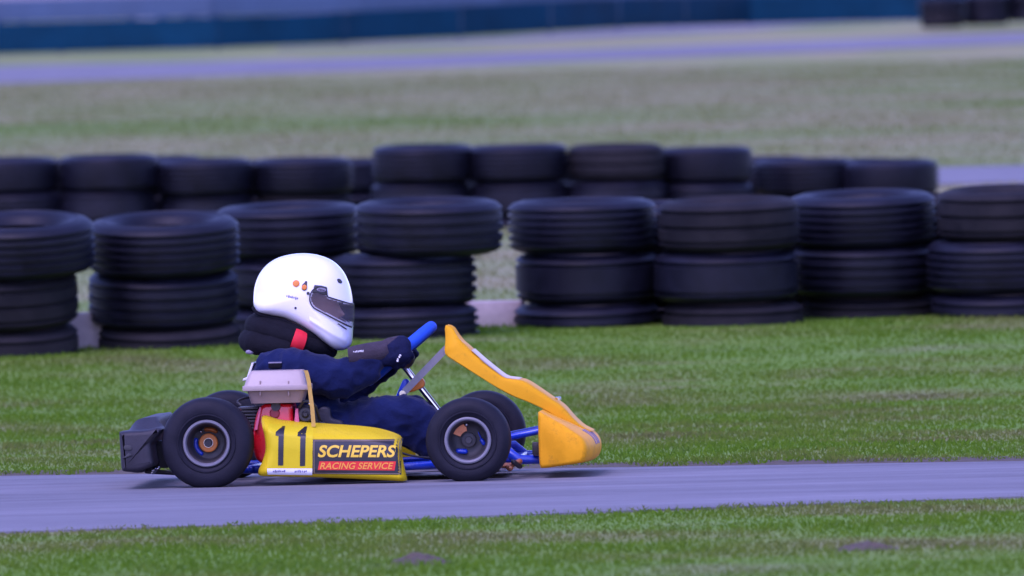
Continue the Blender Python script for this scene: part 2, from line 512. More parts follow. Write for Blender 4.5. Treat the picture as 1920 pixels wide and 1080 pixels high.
blades('hill_grass', 330000, -12, 13, 18.5, 128, 0.035, 0.008, M_HBLADE,
       lambda x, y: ((y < 46.9) | (y > 53.1)) & (np.abs(x - 0.5) < 3 + (y + 40) * 0.062), label='pale dry grass on the slope behind the tyre barriers', category='grass')

def mound(name, px, py, rx, ry, h, label):
    c = G(px, py)
    b = MB()
    n, r = 22, 7
    vv = [(0, 0, h)]
    for j in range(1, r + 1):
        q = j / r
        for k in range(n):
            a = 2 * math.pi * k / n
            p = Vector((math.cos(a) * rx * q, math.sin(a) * ry * q, 0))
            w = 1 + 0.25 * noise.noise(p * 9 + c)
            vv.append((p.x * w, p.y * w, h * (1 - q ** 1.6) * (1 + 0.9 * noise.noise(p * 28 + c)) - 0.006 * q))
    ff = [(0, 1 + k, 1 + (k + 1) % n) for k in range(n)]
    for j in range(r - 1):
        ff += [(1 + j * n + k, 1 + (j + 1) * n + k, 1 + (j + 1) * n + (k + 1) % n, 1 + j * n + (k + 1) % n) for k in range(n)]
    b.add(vv, ff)
    return b.build(name, M_SOIL, loc=(c.x, c.y, 0.004), ang=0, label=label, category='earth')
mound('earth_mound', 790, 1056, 0.085, 0.16, 0.020, 'small dark mound of bare earth in the foreground grass below the side pod')
mound('earth_mound', 1625, 1030, 0.09, 0.16, 0.016, 'small dark mound of bare earth in the foreground grass at the right')

# ------------------------------------------------------------------ tyre barriers
def car_tyre(name, R=0.324, w=0.215, grooves=4, bead=0.185, M=None):
    h = w / 2
    prof = [(-h * .55, bead), (-h * .80, bead + .012), (-h * .98, bead + .05), (-h, R - .055), (-h * .93, R - .028), (-h * .80, R - .010)]
    for g in range(grooves):
        c = (-0.62 + 1.24 * g / (grooves - 1)) * h
        prof += [(c - .0105, R - .001 - .006 * abs(c / h) ** 2), (c - .0075, R - .018), (c + .0075, R - .018), (c + .0105, R - .001 - .006 * abs(c / h) ** 2)]
    prof += [(h * .80, R - .010), (h * .93, R - .028), (h, R - .055), (h * .98, bead + .05), (h * .80, bead + .012), (h * .55, bead)]
    inner = [(h * .5, bead + .03), (h * .2, R - .03), (-h * .2, R - .03), (-h * .5, bead + .03)]
    b = MB().lathe(prof + inner, 'z', 56, close=True)
    # rim-protector rib and wear-bar lettering ring
    for sgn in (-1, 1):
        b.lathe([(sgn * (h - .001), R - .070), (sgn * (h + .003), R - .067), (sgn * (h + .003), R - .062), (sgn * (h - .001), R - .059)], 'z', 56)
    return b.mesh(name, M or M_RUB, 40)
TY = [car_tyre('tyre_a'), car_tyre('tyre_b', 0.330, 0.222, 5), car_tyre('tyre_c', 0.316, 0.208, 3, 0.178), car_tyre('tyre_d', 0.326, 0.225, 4, 0.195),
      car_tyre('tyre_e', 0.312, 0.216, 3, 0.180, M_RUB2), car_tyre('tyre_f', 0.320, 0.210, 2, 0.200)]
ORD = ['first', 'second', 'third', 'fourth', 'fifth', 'sixth', 'seventh', 'eighth', 'ninth', 'tenth', 'eleventh', 'twelfth', 'thirteenth', 'fourteenth', 'fifteenth', 'sixteenth', 'seventeenth', 'eighteenth', 'nineteenth', 'twentieth', 'twenty-first']
PLACE = {0: 'top', 1: 'middle', 2: 'bottom'}
def tyre(me, p, tilt, spin, label, group, side=0.0):
    o = obj('tyre', me, None, p, label=label, category='tyre', group=group)
    o.rotation_mode = 'ZYX'
    o.rotation_euler = (math.radians(tilt), math.radians(side), spin)
    return o
def stack(px, py, d, tilt, n, kind, words, group, pitch=0.226, jitter=0.02, topshift=0.0, hidden=()):
    r = 0.31
    c = W(px, py, d)
    ax = Vector((0, -math.sin(math.radians(tilt)), math.cos(math.radians(tilt))))
    for k in range(n):
        me = TY[kind[k % len(kind)]] if random.random() > .3 else TY[random.choice((4, 5))]
        p = c - ax * (pitch * (k + 0.5))
        p += Vector((random.uniform(-jitter, jitter), random.uniform(-jitter, jitter), 0))
        if k == 0:
            p.x += topshift
        if n == 2:
            where = ('top', 'bottom')[k]
        else:
            where = ('top', 'middle', 'bottom')[k] if n == 3 else ('top', 'second from top', 'second from bottom', 'bottom')[k]
        tyre(me, p, tilt + random.uniform(-.8, .8), random.uniform(0, 6.28), f'{where} black tyre of {words}', group, random.uniform(-.5, .5))
FRONT = [(-300, 412, 54.6, 7, [0, 1, 2], 'the front row stack furthest to the left', 0),
         (2, 412, 54.8, 8, [1, 0, 2], 'the front row stack cut by the left edge', 0.085),
         (304, 410, 55.2, 7.5, [1, 3, 0], 'the front row stack just left of the helmet', -0.005),
         (545, 383, 56.15, 4, [0, 2, 3], 'the front row stack directly behind the white helmet', 0),
         (750, 378, 55.65, 3, [3, 0, 1], 'the front row stack just right of the helmet', 0.125),
         (1100, 374, 56.4, 3, [1, 1, 0], 'the front row stack just right of the gap', -0.035),
         (1362, 372, 56.15, 3.5, [0, 3, 1], 'the third front row stack from the right edge', 0),
         (1622, 362, 56.7, 3.5, [1, 0, 3], 'the second front row stack from the right edge', 0),
         (1880, 352, 56.4, 4, [3, 1, 0], 'the front row stack cut by the right edge', 0.0),
         (2170, 346, 57.4, 4, [0, 1, 3], 'the front row stack furthest to the right', 0)]
for px, py, d, tl, kd, words, ts in FRONT:
    stack(px, py, d, tl, 3, kd, words, 'tyres of the front barrier row', topshift=ts)
for i, (px, py, d) in enumerate(((432, 398, 56.95), (1232, 381, 56.9), (1494, 375, 57.2), (1752, 366, 57.2))):
    stack(px, py, d, 3, 3, [0, 1, 2], f'the {ORD[i]} stack from the left half hidden behind the front row', 'tyres of the second line of the front barrier')
BACK = [(-150, 298, 82.2), (-64, 300, 82.9), (20, 297, 82.0), (108, 300, 82.9), (200, 293, 82.0), (290, 296, 82.9), (382, 300, 82.1), (474, 301, 83.0), (566, 298, 82.2), (650, 299, 83.0),
        (790, 273, 81.0), (882, 291, 82.6), (972, 272, 81.0), (1062, 290, 82.6), (1152, 271, 81.0), (1240, 284, 82.4), (1314, 276, 81.3),
        (1424, 294, 82.6), (1512, 299, 82.0), (1600, 300, 82.8), (1668, 301, 81.9)]
for i, (px, py, d) in enumerate(BACK):
    stack(px, py, d, 2.0, 4, random.choice([[0, 1, 2, 3], [3, 0, 1, 0], [1, 2, 0, 1]]), f'the {ORD[i]} back row stack from the left',
          'tyres of the back barrier row', pitch=0.218 if d > 81.5 else 0.224, jitter=0.012)
for i, (px, py, d) in enumerate(((1764, -3, 181), (1848, -8, 181.3), (1925, -14, 181.6))):
    c = W(px, py, d)
    n = 2
    stack(px, py, d, 1, n, [0, 1], f'the {ORD[i]} far stack from the left beside the distant road', 'tyres of the far corner stack', pitch=0.2, jitter=0.02)

def block(px0, px1, py0, py1, d, label):
    a, b_ = W(px0, py1, d), W(px1, py0, d)
    b = MB().box((a.x, a.y, gz1(a.y) - 0.02), (b_.x, a.y + 0.22, b_.z), 0.012)
    o = b.build('concrete_block', M_CONC, label=label, category='block')
    return o
block(862, 985, 563, 590, 56.5, 'pale concrete block in the gap between tyre stacks right of the helmet')
block(82, 190, 586, 606, 55.2, 'pale concrete block in the gap between tyre stacks at the left')

# ------------------------------------------------------------------ far barrier, panels and parked vehicles
def barrier(name, line, height, M, Mp, step, label, z_off=0.0, lift=0.0):
    """posts and single panels along a plan line"""
    L = resample(np.array(line, float), max(2, int(np.sum(np.linalg.norm(np.diff(np.array(line), axis=0), axis=1)) / step)))
    root = bpy.data.objects.new(name, None)
    COL.objects.link(root)
    root.location = (L[0][0], L[0][1], gz1(L[0][1]))
    o = Vector(root.location)
    tag(root, label, 'barrier')
    for i in range(len(L)):
        p = Vector((L[i][0], L[i][1], gz1(L[i][1]))) - o
        MB().box((p.x - .035, p.y - .024, p.z - .1), (p.x + .035, p.y + .06, p.z + height + lift - .02), .008).build('post', Mp, root)
        if i + 1 < len(L):
            q = Vector((L[i + 1][0], L[i + 1][1], gz1(L[i + 1][1]))) - o
            dr = (q - p).normalized()
            a, c = p + dr * .003, q - dr * .003
            sec = []
            for e, zz in ((a, 0), (c, 0)):
                sec.append([(e.x, e.y - .036, e.z + lift + .02), (e.x, e.y - .055, e.z + lift + height * .3), (e.x, e.y - .038, e.z + lift + height * .5),
                            (e.x, e.y - .055, e.z + lift + height * .75), (e.x, e.y - .036, e.z + lift + height), (e.x, e.y - .030, e.z + lift + height), (e.x, e.y - .030, e.z + lift + .02)])
            MB().loft(sec).build('panel', M, root, ang=30)
    return root
tl = extend([on_hill(x, y, 150, 192) for x, y in ((0, 103), (480, 90), (960, 66), (1440, 34), (1750, 12))], 8)
barrier('low_barrier', tl, 0.45, M_TEAL, M_POST, 2.0, 'low dark teal panelled barrier along the far side of the distant road')
bl = [(p[0], p[1] + 4.0) for p in tl]
barrier('tall_barrier', bl, 0.34, M_LBLUE, M_POST, 2.5, 'pale blue panelled barrier standing behind the low teal one', lift=0.34)

def vehicle(px, d, col, L, H, label, cat='van'):
    c = W(px, 40, d)
    z0 = gz1(c.y)
    M = mat('vehicle_paint', col, 0.3, coat=0.6, var=0.04, scale=2)
    root = bpy.data.objects.new('parked_' + cat, None)
    COL.objects.link(root)
    root.location = (c.x, c.y, z0)
    tag(root, label, cat, 'vehicles parked behind the far barrier')
    hw = 0.85
    if cat == 'van':
        side = [(-L / 2, .35), (-L / 2, H * .93), (-L / 2 + .15, H), (L * .18, H), (L * .28, H * .95), (L * .38, H * .60), (L * .49, H * .50), (L / 2, H * .40), (L / 2, .35)]
        wins = [[(L * .16, H * .62), (L * .16, H * .90), (L * .265, H * .90), (L * .36, H * .62)], [(-L * .42, H * .62), (-L * .42, H * .9), (L * .12, H * .9), (L * .12, H * .62)]]
    else:
        side = [(-L / 2, .35), (-L / 2, H * .60), (-L * .40, H * .68), (-L * .28, H * .97), (-L * .18, H), (L * .08, H), (L * .24, H * .66), (L * .46, H * .55), (L / 2, H * .42), (L / 2, .35)]
        wins = [[(-L * .34, H * .68), (-L * .25, H * .92), (-L * .07, H * .94), (-L * .07, H * .68)], [(-L * .05, H * .68), (-L * .05, H * .94), (L * .07, H * .94), (L * .19, H * .68)]]
    secs = []
    for y, s in ((-hw, .97), (-hw * .94, 1), (hw * .94, 1), (hw, .97)):
        secs.append([(x * s, y, .35 + (z - .35) * (s if z > .4 else 1)) for x, z in side])
    MB().loft(secs).build('body', M, root, ang=40)
    for w in wins:
        MB().loft([[(x, -hw - .012, z) for x, z in w], [(x, -hw + .01, z) for x, z in w]]).build('window', M_GLASSD, root)
    for x in (-L * .30, L * .31):
        for y in (-hw + .06, hw - .06):
            o = MB().lathe([(-.09, .0), (-.09, .20), (-.085, .30), (-.05, .32), (.05, .32), (.085, .30), (.09, .20), (.09, 0)], 'y', 28).build('wheel', M_RUB, root, (x, y, .32))
            MB().lathe([(-.096, .0), (-.100, .06), (-.096, .17), (-.088, .19)], 'y', 24).build('rim', M_ALU, o)
    MB().box((L / 2 - .02, -hw * .95, .38), (L / 2 + .08, hw * .95, .58), .03).build('bumper', M_DARK, root)
    return root
VE = [(120, 217, (0.17, 0.15, 0.20), 4.6, 1.9, 'grey violet van at the far left behind the barriers', 'van'),
      (520, 218, (0.30, 0.28, 0.40), 4.2, 1.45, 'pale lilac car left of centre behind the barriers', 'car'),
      (1010, 219, (0.02, 0.05, 0.26), 4.6, 1.9, 'deep blue van in the middle behind the barriers', 'van'),
      (1480, 220, (0.05, 0.20, 0.36), 4.3, 1.5, 'light blue car right of centre behind the barriers', 'car')]
for v in VE:
    vehicle(*v)

# ------------------------------------------------------------------ the kart
kart = bpy.data.objects.new('go_kart', None)
COL.objects.link(kart)
kart.matrix_world = KART
tag(kart, 'small racing go-kart with yellow bodywork and blue chassis, number 11 on its side', 'go-kart')

def prism(outline_px, y0, y1, bev=0.006, n=None, smooth=True, plane=None):
    """outline traced on the plane y0, given real thickness to y1, with rounded edges"""
    plane = y0 if plane is None else plane
    P = smooth_closed(outline_px, n or 64) if smooth else np.array(outline_px, float)
    Q = np.array([[K(a, b, plane).x, K(a, b, plane).z] for a, b in P])
    return prism_xz(Q, y0, y1, bev)
def inset(Q, t):
    A = np.roll(Q, 1, 0)
    B = np.roll(Q, -1, 0)
    T = B - A
    T /= np.linalg.norm(T, axis=1)[:, None] + 1e-9
    area = np.sum(Q[:, 0] * np.roll(Q[:, 1], -1) - np.roll(Q[:, 0], -1) * Q[:, 1])
    Nn = np.stack([-T[:, 1], T[:, 0]], 1) * (1 if area > 0 else -1)
    return Q + Nn * t
def prism_xz(Q, y0, y1, bev):
    s = 1 if y1 > y0 else -1
    secs = []
    for a in (0, 30, 60, 90):
        r = math.radians(a)
        secs.append((inset(Q, bev * (1 - math.sin(r))), y0 + s * bev * (1 - math.cos(r))))
    for a in (90, 60, 30, 0):
        r = math.radians(a)
        secs.append((inset(Q, bev * (1 - math.sin(r))), y1 - s * bev * (1 - math.cos(r))))
    b = MB()
    b.loft([[(q[0], y, q[1]) for q in S] for S, y in secs])
    return b

# --- wheels
def kart_wheel(px, py, y_out, R, w, rim_r, rear, near):
    c = K(px, py, y_out)
    sg = -1 if near else 1
    root = bpy.data.objects.new('wheel', None)
    COL.objects.link(root)
    root.parent = kart
    root.location = (c.x, (y_out + w / 2) if near else (-y_out - w / 2), R)
    if not near and not rear:
        root.location.x = c.x + 0.004
    h = w / 2
    ty = [(-h * .84, rim_r - .002), (-h * .95, rim_r + .006), (-h * 1.02, rim_r + .020), (-h * 1.03, rim_r + .034), (-h * .985, R - .020), (-h * .90, R - .0105), (-h * .76, R - .0045),
          (-h * .5, R - .0012), (0, R), (h * .5, R - .0012), (h * .76, R - .0045), (h * .90, R - .0105), (h * .985, R - .020), (h * 1.03, rim_r + .034), (h * 1.02, rim_r + .020), (h * .95, rim_r + .006), (h * .84, rim_r - .002)]
    t = MB().lathe(ty, 'y', 84)
    for s in (-1, 1):      # moulded rib rings on the sidewall
        for rr in (rim_r + .014,):
            t.lathe([(s * h * (1.0), rr - .003), (s * (h * 1.02 + .0022), rr - .0012), (s * (h * 1.02 + .0022), rr + .0012), (s * h * 1.0, rr + .003)], 'y', 84)
    t.build('tyre', M_SLICK, root, ang=50)
    o = sg * h
    f = lambda a: sg * a          # distance inwards is towards the kart
    rim = MB().lathe([(o * .82, rim_r - .004), (o * .93, rim_r - .001), (o * .985, rim_r - .004), (o * .985, rim_r - .0085), (o * .93, rim_r - .0115), (o * .70, rim_r - .0135)], 'y', 72)
    rim.build('rim_lip', M_LIP, root, ang=50)
    rim = MB().lathe([(o * .72, rim_r - .0137), (o * .30, rim_r - .017), (-o * .15, rim_r - .019), (-o * .35, rim_r - .026), (-o * .42, .036), (-o * .42, .012)], 'y', 60)
    rim.lathe([(-o * .82, rim_r - .004), (-o * .95, rim_r), (-o * .97, rim_r - .008), (-o * .42, rim_r - .02), (-o * .46, .01)], 'y', 60)
    rim.build('rim', M_DISH, root, ang=40)
    yb = -o * .42
    s = 1 if o > 0 else -1
    if rear:
        MB().lathe([(yb, .029), (yb + s * .012, .029), (yb + s * .014, .0265), (yb + s * .014, .015), (yb, .014)], 'y', 40).build('hub', M_ORANGE, root)
        MB().lathe([(yb, .0145), (yb + s * .024, .0125), (yb + s * .026, .010), (yb + s * .026, 0)], 'y', 28).build('axle_end', M_DISH, root)
        k = MB()
        a = math.radians(78)
        k.tube([(math.cos(a + u) * .042, yb + s * .004, math.sin(a + u) * .042) for u in np.linspace(-.36, .36, 7)], .0075, 10)
        k.build('wheel_star', mat('rusty_orange_metal', (0.42, 0.12, 0.015), .5, metal=.3), root)
        MB().tube([(math.cos(math.radians(a)) * .040, yb + s * .003, math.sin(math.radians(a)) * .040) for a in range(165, 245, 10)], .007, 10).build('axle_carrier', M_BLUE, root)
        k = MB()
        for j in range(1):
            a = math.radians(122 + 120 * j)
            k.tube([(math.cos(a) * .042, yb - s * .004, math.sin(a) * .042), (math.cos(a) * .042, yb + s * .014, math.sin(a) * .042)], .0055, 8)
        k.build('wheel_bolt', M_CHROME, root)
    else:
        MB().lathe([(yb, .023), (yb + s * .016, .022), (yb + s * .018, .018), (yb + s * .018, .011), (yb + s * .026, .010), (yb + s * .026, 0)], 'y', 36).build('hub', M_DISH, root)
        # brake disc segment, caliper bolt and stub axle seen through the dish
        seg = [(math.cos(a) * r, math.sin(a) * r) for r, aa in ((.052, np.linspace(1.75, 2.75, 9)), (.028, np.linspace(2.75, 1.75, 9))) for a in aa]
        MB().loft([[(x, yb + s * .004, z) for x, z in seg], [(x, yb + s * .010, z) for x, z in seg]]).build('brake_disc', M_COPPER, root)
        MB().tube([(-.006, yb + s * .002, .048), (-.006, yb + s * .015, .048)], .008, 10).build('wheel_bolt', M_CHROME, root)
        MB().tube([(-.034, yb + s * .008, -.034), (-.012, yb + s * .008, -.036)], .0085, 12).build('stub_axle', M_BLUE, root)
        b = MB().tube([(.030, yb + s * .006, .022), (.041, yb + s * .006, -.004)], .0022, 8)
        b.tube([(.040, yb + s * .008, -.002), (.046, yb + s * .008, -.012)], .007, 10)
        b.build('brake_line', M_BLUE, root)
    return root
RR, RF = 0.142, 0.1322
kart_wheel(387, 831, -0.60, RR, 0.150, 0.0742, True, True)
kart_wheel(387, 831, -0.60, RR, 0.150, 0.0742, True, False)
kart_wheel(877, 825.5, -0.575, RF, 0.118, 0.0735, False, True)
kart_wheel(877, 825.5, -0.575, RF, 0.118, 0.0735, False, False)
XR, XF = K(387, 831, -.6).x, K(877, 825.5, -.575).x

# --- chassis tubes
ch = MB()
def zx(px, py, y):
    return K(px, py, y)
for sy in (-1, 1):
    ch.tube([(XR - .04, sy * .30, .055), (XR + .10, sy * .30, .052), (-.05, sy * .33, .048), (.20, sy * .35, .050), (.34, sy * .31, .055), (XF + .02, sy * .27, .056), (XF + .17, sy * .17, .06)], .013)
    ch.tube([(XF + .17, sy * .17, .06), (XF + .20, sy * .02, .06)], .013)
    a, b_ = K(940, 823, -.25), K(1022, 806, -.25)
    ch.tube([(a.x - .04, sy * .18, a.z), (a.x, sy * .22, a.z), (b_.x, sy * .22, b_.z)], .0105)
    a, b_, c = K(948, 846, -.30), K(972, 862, -.30), K(1022, 862, -.30)
    ch.tube([(a.x - .03, sy * .26, a.z), (a.x, sy * .28, a.z), (b_.x, sy * .28, b_.z), (c.x, sy * .28, c.z)], [.020, .020, .0155, .013])
    ch.tube([(XF - .01, sy * .28, .06), (XF, sy * .38, .10), (XF, sy * .47, RF)], .016)
    # pod bars reaching out from the side rails
    for x in (-.12, .13):
        ch.tube([(x, sy * .33, .05), (x, sy * .45, .055)], .011)
for x in (XR + .12, -.08, .16, XF - .05):
    ch.tube([(x, -.31, .052), (x, .31, .052)], .013)
ch.tube([(b_.x, -.28, b_.z), (b_.x, .28, b_.z)], .012)
ch.build('chassis_frame', M_BLUE, kart, ang=60)
MB().box((-.08, -.30, .030), (XF + .10, .30, .034), .001).build('floor_tray', M_GREYBAR, kart)
MB().tube([(XR, -.505, RR), (XR, .505, RR)], .015, 18, False).build('rear_axle', M_CHROME, kart)
b = MB()
for y in (-.33, .28):
    b.lathe([(-.018, .020), (-.018, .038), (.018, .038), (.018, .020)], 'y', 28, c=(XR, y, RR))
    b.box((XR - .02, y - .014, .05), (XR + .02, y + .014, RR - .025), .003)
b.build('axle_bearing', M_BLUE, kart)
MB().lathe([(-.003, .03), (-.003, .082), (.003, .082), (.003, .03)], 'y', 40, c=(XR, -.25, RR)).build('drive_sprocket', M_ALU, kart)
MB().lathe([(-.004, .03), (-.004, .085), (.004, .085), (.004, .03)], 'y', 40, c=(XR, .20, RR)).build('brake_disc', M_COPPER, kart)
# steering knuckle with bolts below the front wheel
b = MB()
a = K(956, 873, -.40)
b.tube([(XF, -.40, .055), (a.x, -.40, a.z), (a.x + .03, -.38, a.z + .012)], .009)
b.tube([(a.x, -.42, a.z - .006), (a.x, -.38, a.z - .006)], .011)
b.build('steering_knuckle', M_COPPER, kart)
MB().tube([(a.x + .012, -.425, a.z + .012), (a.x + .03, -.37, a.z - .004)], .008).build('tie_rod_end', M_DARK, kart)

# --- side pods
POD_Y = -0.585
top_px = [(485, 780), (492, 779.5), (505, 784), (522, 788.5), (560, 792.5), (610, 796), (655, 799), (695, 803), (722, 809), (740, 815.5), (747, 820), (750, 826)]
bot_px = [(482, 890), (488, 893), (540, 894), (600, 895.5), (660, 898), (720, 901), (752, 903), (761, 901)]
lef_px = [(482, 891), (484, 882), (491, 866), (496, 850), (497, 836), (494, 815), (488, 795), (485, 781)]
rig_px = [(762, 900), (758, 882), (754, 862), (752, 845), (750.5, 826)]
_c = lambda L: np.array([[K(a, b, POD_Y).x, K(a, b, POD_Y).z] for a, b in smooth_open(L, 60)])
TPc, BTc, LFc, RGc = _c(top_px), _c(bot_px), _c(lef_px), _c(rig_px)
_u = np.linspace(0, 1, 60)
def pod_xz(s, t):
    xl = np.interp(t, (LFc[:, 1] - LFc[0, 1]) / (LFc[-1, 1] - LFc[0, 1]), LFc[:, 0])
    xr = np.interp(t, (RGc[:, 1] - RGc[0, 1]) / (RGc[-1, 1] - RGc[0, 1]), RGc[:, 0])
    sT = (TPc[:, 0] - TPc[0, 0]) / (TPc[-1, 0] - TPc[0, 0])
    sB = (BTc[:, 0] - BTc[0, 0]) / (BTc[-1, 0] - BTc[0, 0])
    zt, zb = np.interp(s, sT, TPc[:, 1]), np.interp(s, sB, BTc[:, 1])
    return xl + (xr - xl) * s, zb + (zt - zb) * t
def pod_y(s, t):
    y = POD_Y
    y += 0.020 * max(0, (t - .50) / .5) ** 1.5
    y += 0.120 * max(0, (t - .72) / .28) ** 2.2
    y += 0.020 * max(0, (.10 - t) / .10) ** 2
    y += 0.030 * max(0, (.07 - s) / .07) ** 2.2
    y += 0.035 * max(0, (s - .955) / .045) ** 2
    return y
def pod_at(x, z):
    s, t = .5, .5
    for _ in range(14):
        x0, z0 = pod_xz(0, t)[0], pod_xz(s, 0)[1]
        x1, z1 = pod_xz(1, t)[0], pod_xz(s, 1)[1]
        s = min(1, max(0, (x - x0) / (x1 - x0)))
        t = min(1, max(0, (z - z0) / (z1 - z0)))
    return pod_y(s, t)
def make_pod(sign):
    ns, nt_ = 70, 34
    ss = np.linspace(0, 1, ns)
    ts = np.linspace(0, 1, nt_)
    vv = []
    for t in ts:
        for s in ss:
            x, z = pod_xz(s, t)
            vv.append((x, pod_y(s, t), z))
    ff = [(j * ns + i, j * ns + i + 1, (j + 1) * ns + i + 1, (j + 1) * ns + i) for j in range(nt_ - 1) for i in range(ns - 1)]
    loop = [i for i in range(ns)] + [j * ns + ns - 1 for j in range(1, nt_)] + [(nt_ - 1) * ns + i for i in range(ns - 2, -1, -1)] + [j * ns for j in range(nt_ - 2, 0, -1)]
    cx, cz = np.mean([vv[i][0] for i in loop]), np.mean([vv[i][2] for i in loop])
    base = len(vv)
    n = len(loop)
    for i in loop:
        vv.append((vv[i][0] * .985 + cx * .015, max(vv[i][1] + .03, -.47), vv[i][2] * .97 + cz * .03))
    for i in loop:
        vv.append((vv[i][0] * .96 + cx * .04, -.405, vv[i][2] * .92 + cz * .08))
    for k in range(n):
        l = (k + 1) % n
        ff.append((loop[k], base + k, base + l, loop[l]))
        ff.append((base + k, base + n + k, base + n + l, base + l))
    ff.append(tuple(base + n + k for k in range(n)))
    vv = [(x, y * sign, z) for x, y, z in vv]
    return MB().add(vv, ff).build('side_pod', M_YEL, kart, ang=40)
pod = make_pod(1)
make_pod(-1)

def lay(px, py, lift):
    p = K(px, py, POD_Y)
    return (p.x, pod_at(p.x, p.z) - lift, p.z)
def decal_rect(name, c, M, lift, nx=16, ny=16, parent=pod):
    """c: four pixel corners tl, tr, br, bl"""
    c = [np.array(q, float) for q in c]
    vv = []
    for j in range(ny + 1):
        for i in range(nx + 1):
            u, v = i / nx, j / ny
            q = (c[0] * (1 - u) + c[1] * u) * (1 - v) + (c[3] * (1 - u) + c[2] * u) * v
            vv.append(lay(q[0], q[1], lift))
    ff = [(j * (nx + 1) + i, j * (nx + 1) + i + 1, (j + 1) * (nx + 1) + i + 1, (j + 1) * (nx + 1) + i) for j in range(ny) for i in range(nx)]
    return MB().add(vv, ff).build(name, M, parent, ang=60)
def text_mesh(body, shear=0.0, bold=0.0, space=1.0):
    cu = bpy.data.curves.new('lettering', 'FONT')
    cu.body, cu.shear, cu.offset, cu.space_character, cu.resolution_u = body, shear, bold, space, 6
    o = bpy.data.objects.new('lettering', cu)
    COL.objects.link(o)
    bpy.context.view_layer.update()
    me = bpy.data.meshes.new_from_object(o.evaluated_get(bpy.context.evaluated_depsgraph_get()))
    bpy.data.objects.remove(o)
    return me
def lettering(name, body, c, M, lift, shear=0.0, bold=0.0, space=1.0, where=lay, parent=pod):
    me = text_mesh(body, shear, bold, space)
    co = np.array([v.co[:2] for v in me.vertices])
    lo, hi = co.min(0), co.max(0)
    uv = (co - lo) / (hi - lo)
    c = [np.array(q, float) for q in c]
    vv = []
    for u, v in uv:
        v = 1 - v
        q = (c[0] * (1 - u) + c[1] * u) * (1 - v) + (c[3] * (1 - u) + c[2] * u) * v
        vv.append(where(q[0], q[1], lift))
    ff = [tuple(p.vertices) for p in me.polygons]
    bpy.data.meshes.remove(me)
    return MB().add(vv, ff).build(name, M, parent, ang=0)
decal_rect('number_panel', [(502, 795), (587, 799), (585.5, 889), (501, 889)], M_NUMY, .0016, 20, 30)
def digit(dx, dy):
    pts = [[(528, 799.5), (532.6, 799.5)], [(522, 805), (532.4, 805)], [(516.8, 810), (532.2, 810)], [(516.6, 816.5), (532, 816.5)], [(522.2, 817.5), (532, 817.5)]]
    pts += [[(522.1 - .09 * k, 817.5 + 6.9 * k), (532 - .12 * k, 817.5 + 6.9 * k)] for k in range(1, 9)]
    vv, ff = [], []
    for a, b_ in pts:
        vv += [lay(a[0] + dx, a[1] + dy, .003), lay((a[0] + b_[0]) / 2 + dx, (a[1] + b_[1]) / 2 + dy, .003), lay(b_[0] + dx, b_[1] + dy, .003)]
    for k in range(len(pts) - 1):
        for i in range(2):
            ff.append((k * 3 + i, k * 3 + i + 1, k * 3 + i + 4, k * 3 + i + 3))
    MB().add(vv, ff).build('number_digit', M_INK, pod, ang=60)
digit(0, 0)
digit(41, 1)
decal_rect('white_label', [(501, 878.5), (585.5, 878.5), (585.5, 891), (501.5, 890)], M_WHITE, .003, 8, 4)
def scribble(name, n, c, M, lift, where, parent):
    """a line of print too small to read: one short stroke per letter"""
    c = [np.array(q, float) for q in c]
    at = lambda u, v: (c[0] * (1 - u) + c[1] * u) * (1 - v) + (c[3] * (1 - u) + c[2] * u) * v
    b = MB()
    for k in range(n):
        u0, u1 = (k + .12) / n, (k + .12 + random.uniform(.35, .75)) / n
        v0, v1 = random.choice((0, .15, .3)), random.choice((.75, .9, 1))
        q = [at(u0 + .2 / n, v0), at(u1 + .2 / n, v0), at(u1, v1), at(u0, v1)]
        b.add([where(p[0], p[1], lift) for p in q], [(0, 1, 2, 3)])
        m_ = [at(u0, (v0 + v1) / 2 - .12), at(u1 + .22 / n, (v0 + v1) / 2 - .12), at(u1 + .22 / n, (v0 + v1) / 2 + .12), at(u0, (v0 + v1) / 2 + .12)]
        b.add([where(p[0], p[1], lift + .0002) for p in m_], [(0, 1, 2, 3)])
    return b.build(name, M, parent, ang=0, kind='stuff')
scribble('label_print', 7, [(511, 881), (535, 881), (535, 886), (511, 886)], M_LETTER, .0042, lay, pod)
scribble('label_print', 7, [(552, 881), (576, 881), (576, 886), (552, 886)], M_LETTER, .0042, lay, pod)
decal_rect('sponsor_panel', [(585.5, 824), (751, 824), (752.5, 890), (586, 889)], M_INK, .0016, 24, 12)
fr = [((588, 826), (748.5, 826), (750, 888), (588.5, 887))]
for a, b_ in (((588, 826), (748, 826)), ((588, 886.6), (749.5, 887.6))):
    decal_rect('gold_line', [a, b_, (b_[0], b_[1] + 1.3), (a[0], a[1] + 1.3)], M_BROWNLINE, .003, 16, 1)
for a, b_ in (((588, 827.5), (588.4, 886.4)), ((747.3, 827.5), (748.6, 887.2))):
    decal_rect('gold_line', [a, (a[0] + 1.4, a[1]), (b_[0] + 1.4, b_[1]), b_], M_BROWNLINE, .003, 1, 12)
lettering('sponsor_name', 'SCHEPERS', [(596, 834.5), (742.5, 834.5), (742.5, 857.5), (596, 857.5)], M_GOLD, .0034, shear=.22, bold=.028, space=1.0)
decal_rect('red_bar', [(599, 865), (742.5, 865), (740, 882), (596, 881)], M_REDV, .003, 16, 3)
lettering('sponsor_line', 'RACING SERVICE', [(600.5, 867.2), (738, 867.2), (737, 879.6), (599.5, 879.6)], M_ORTXT, .0044, shear=.2, bold=.018)

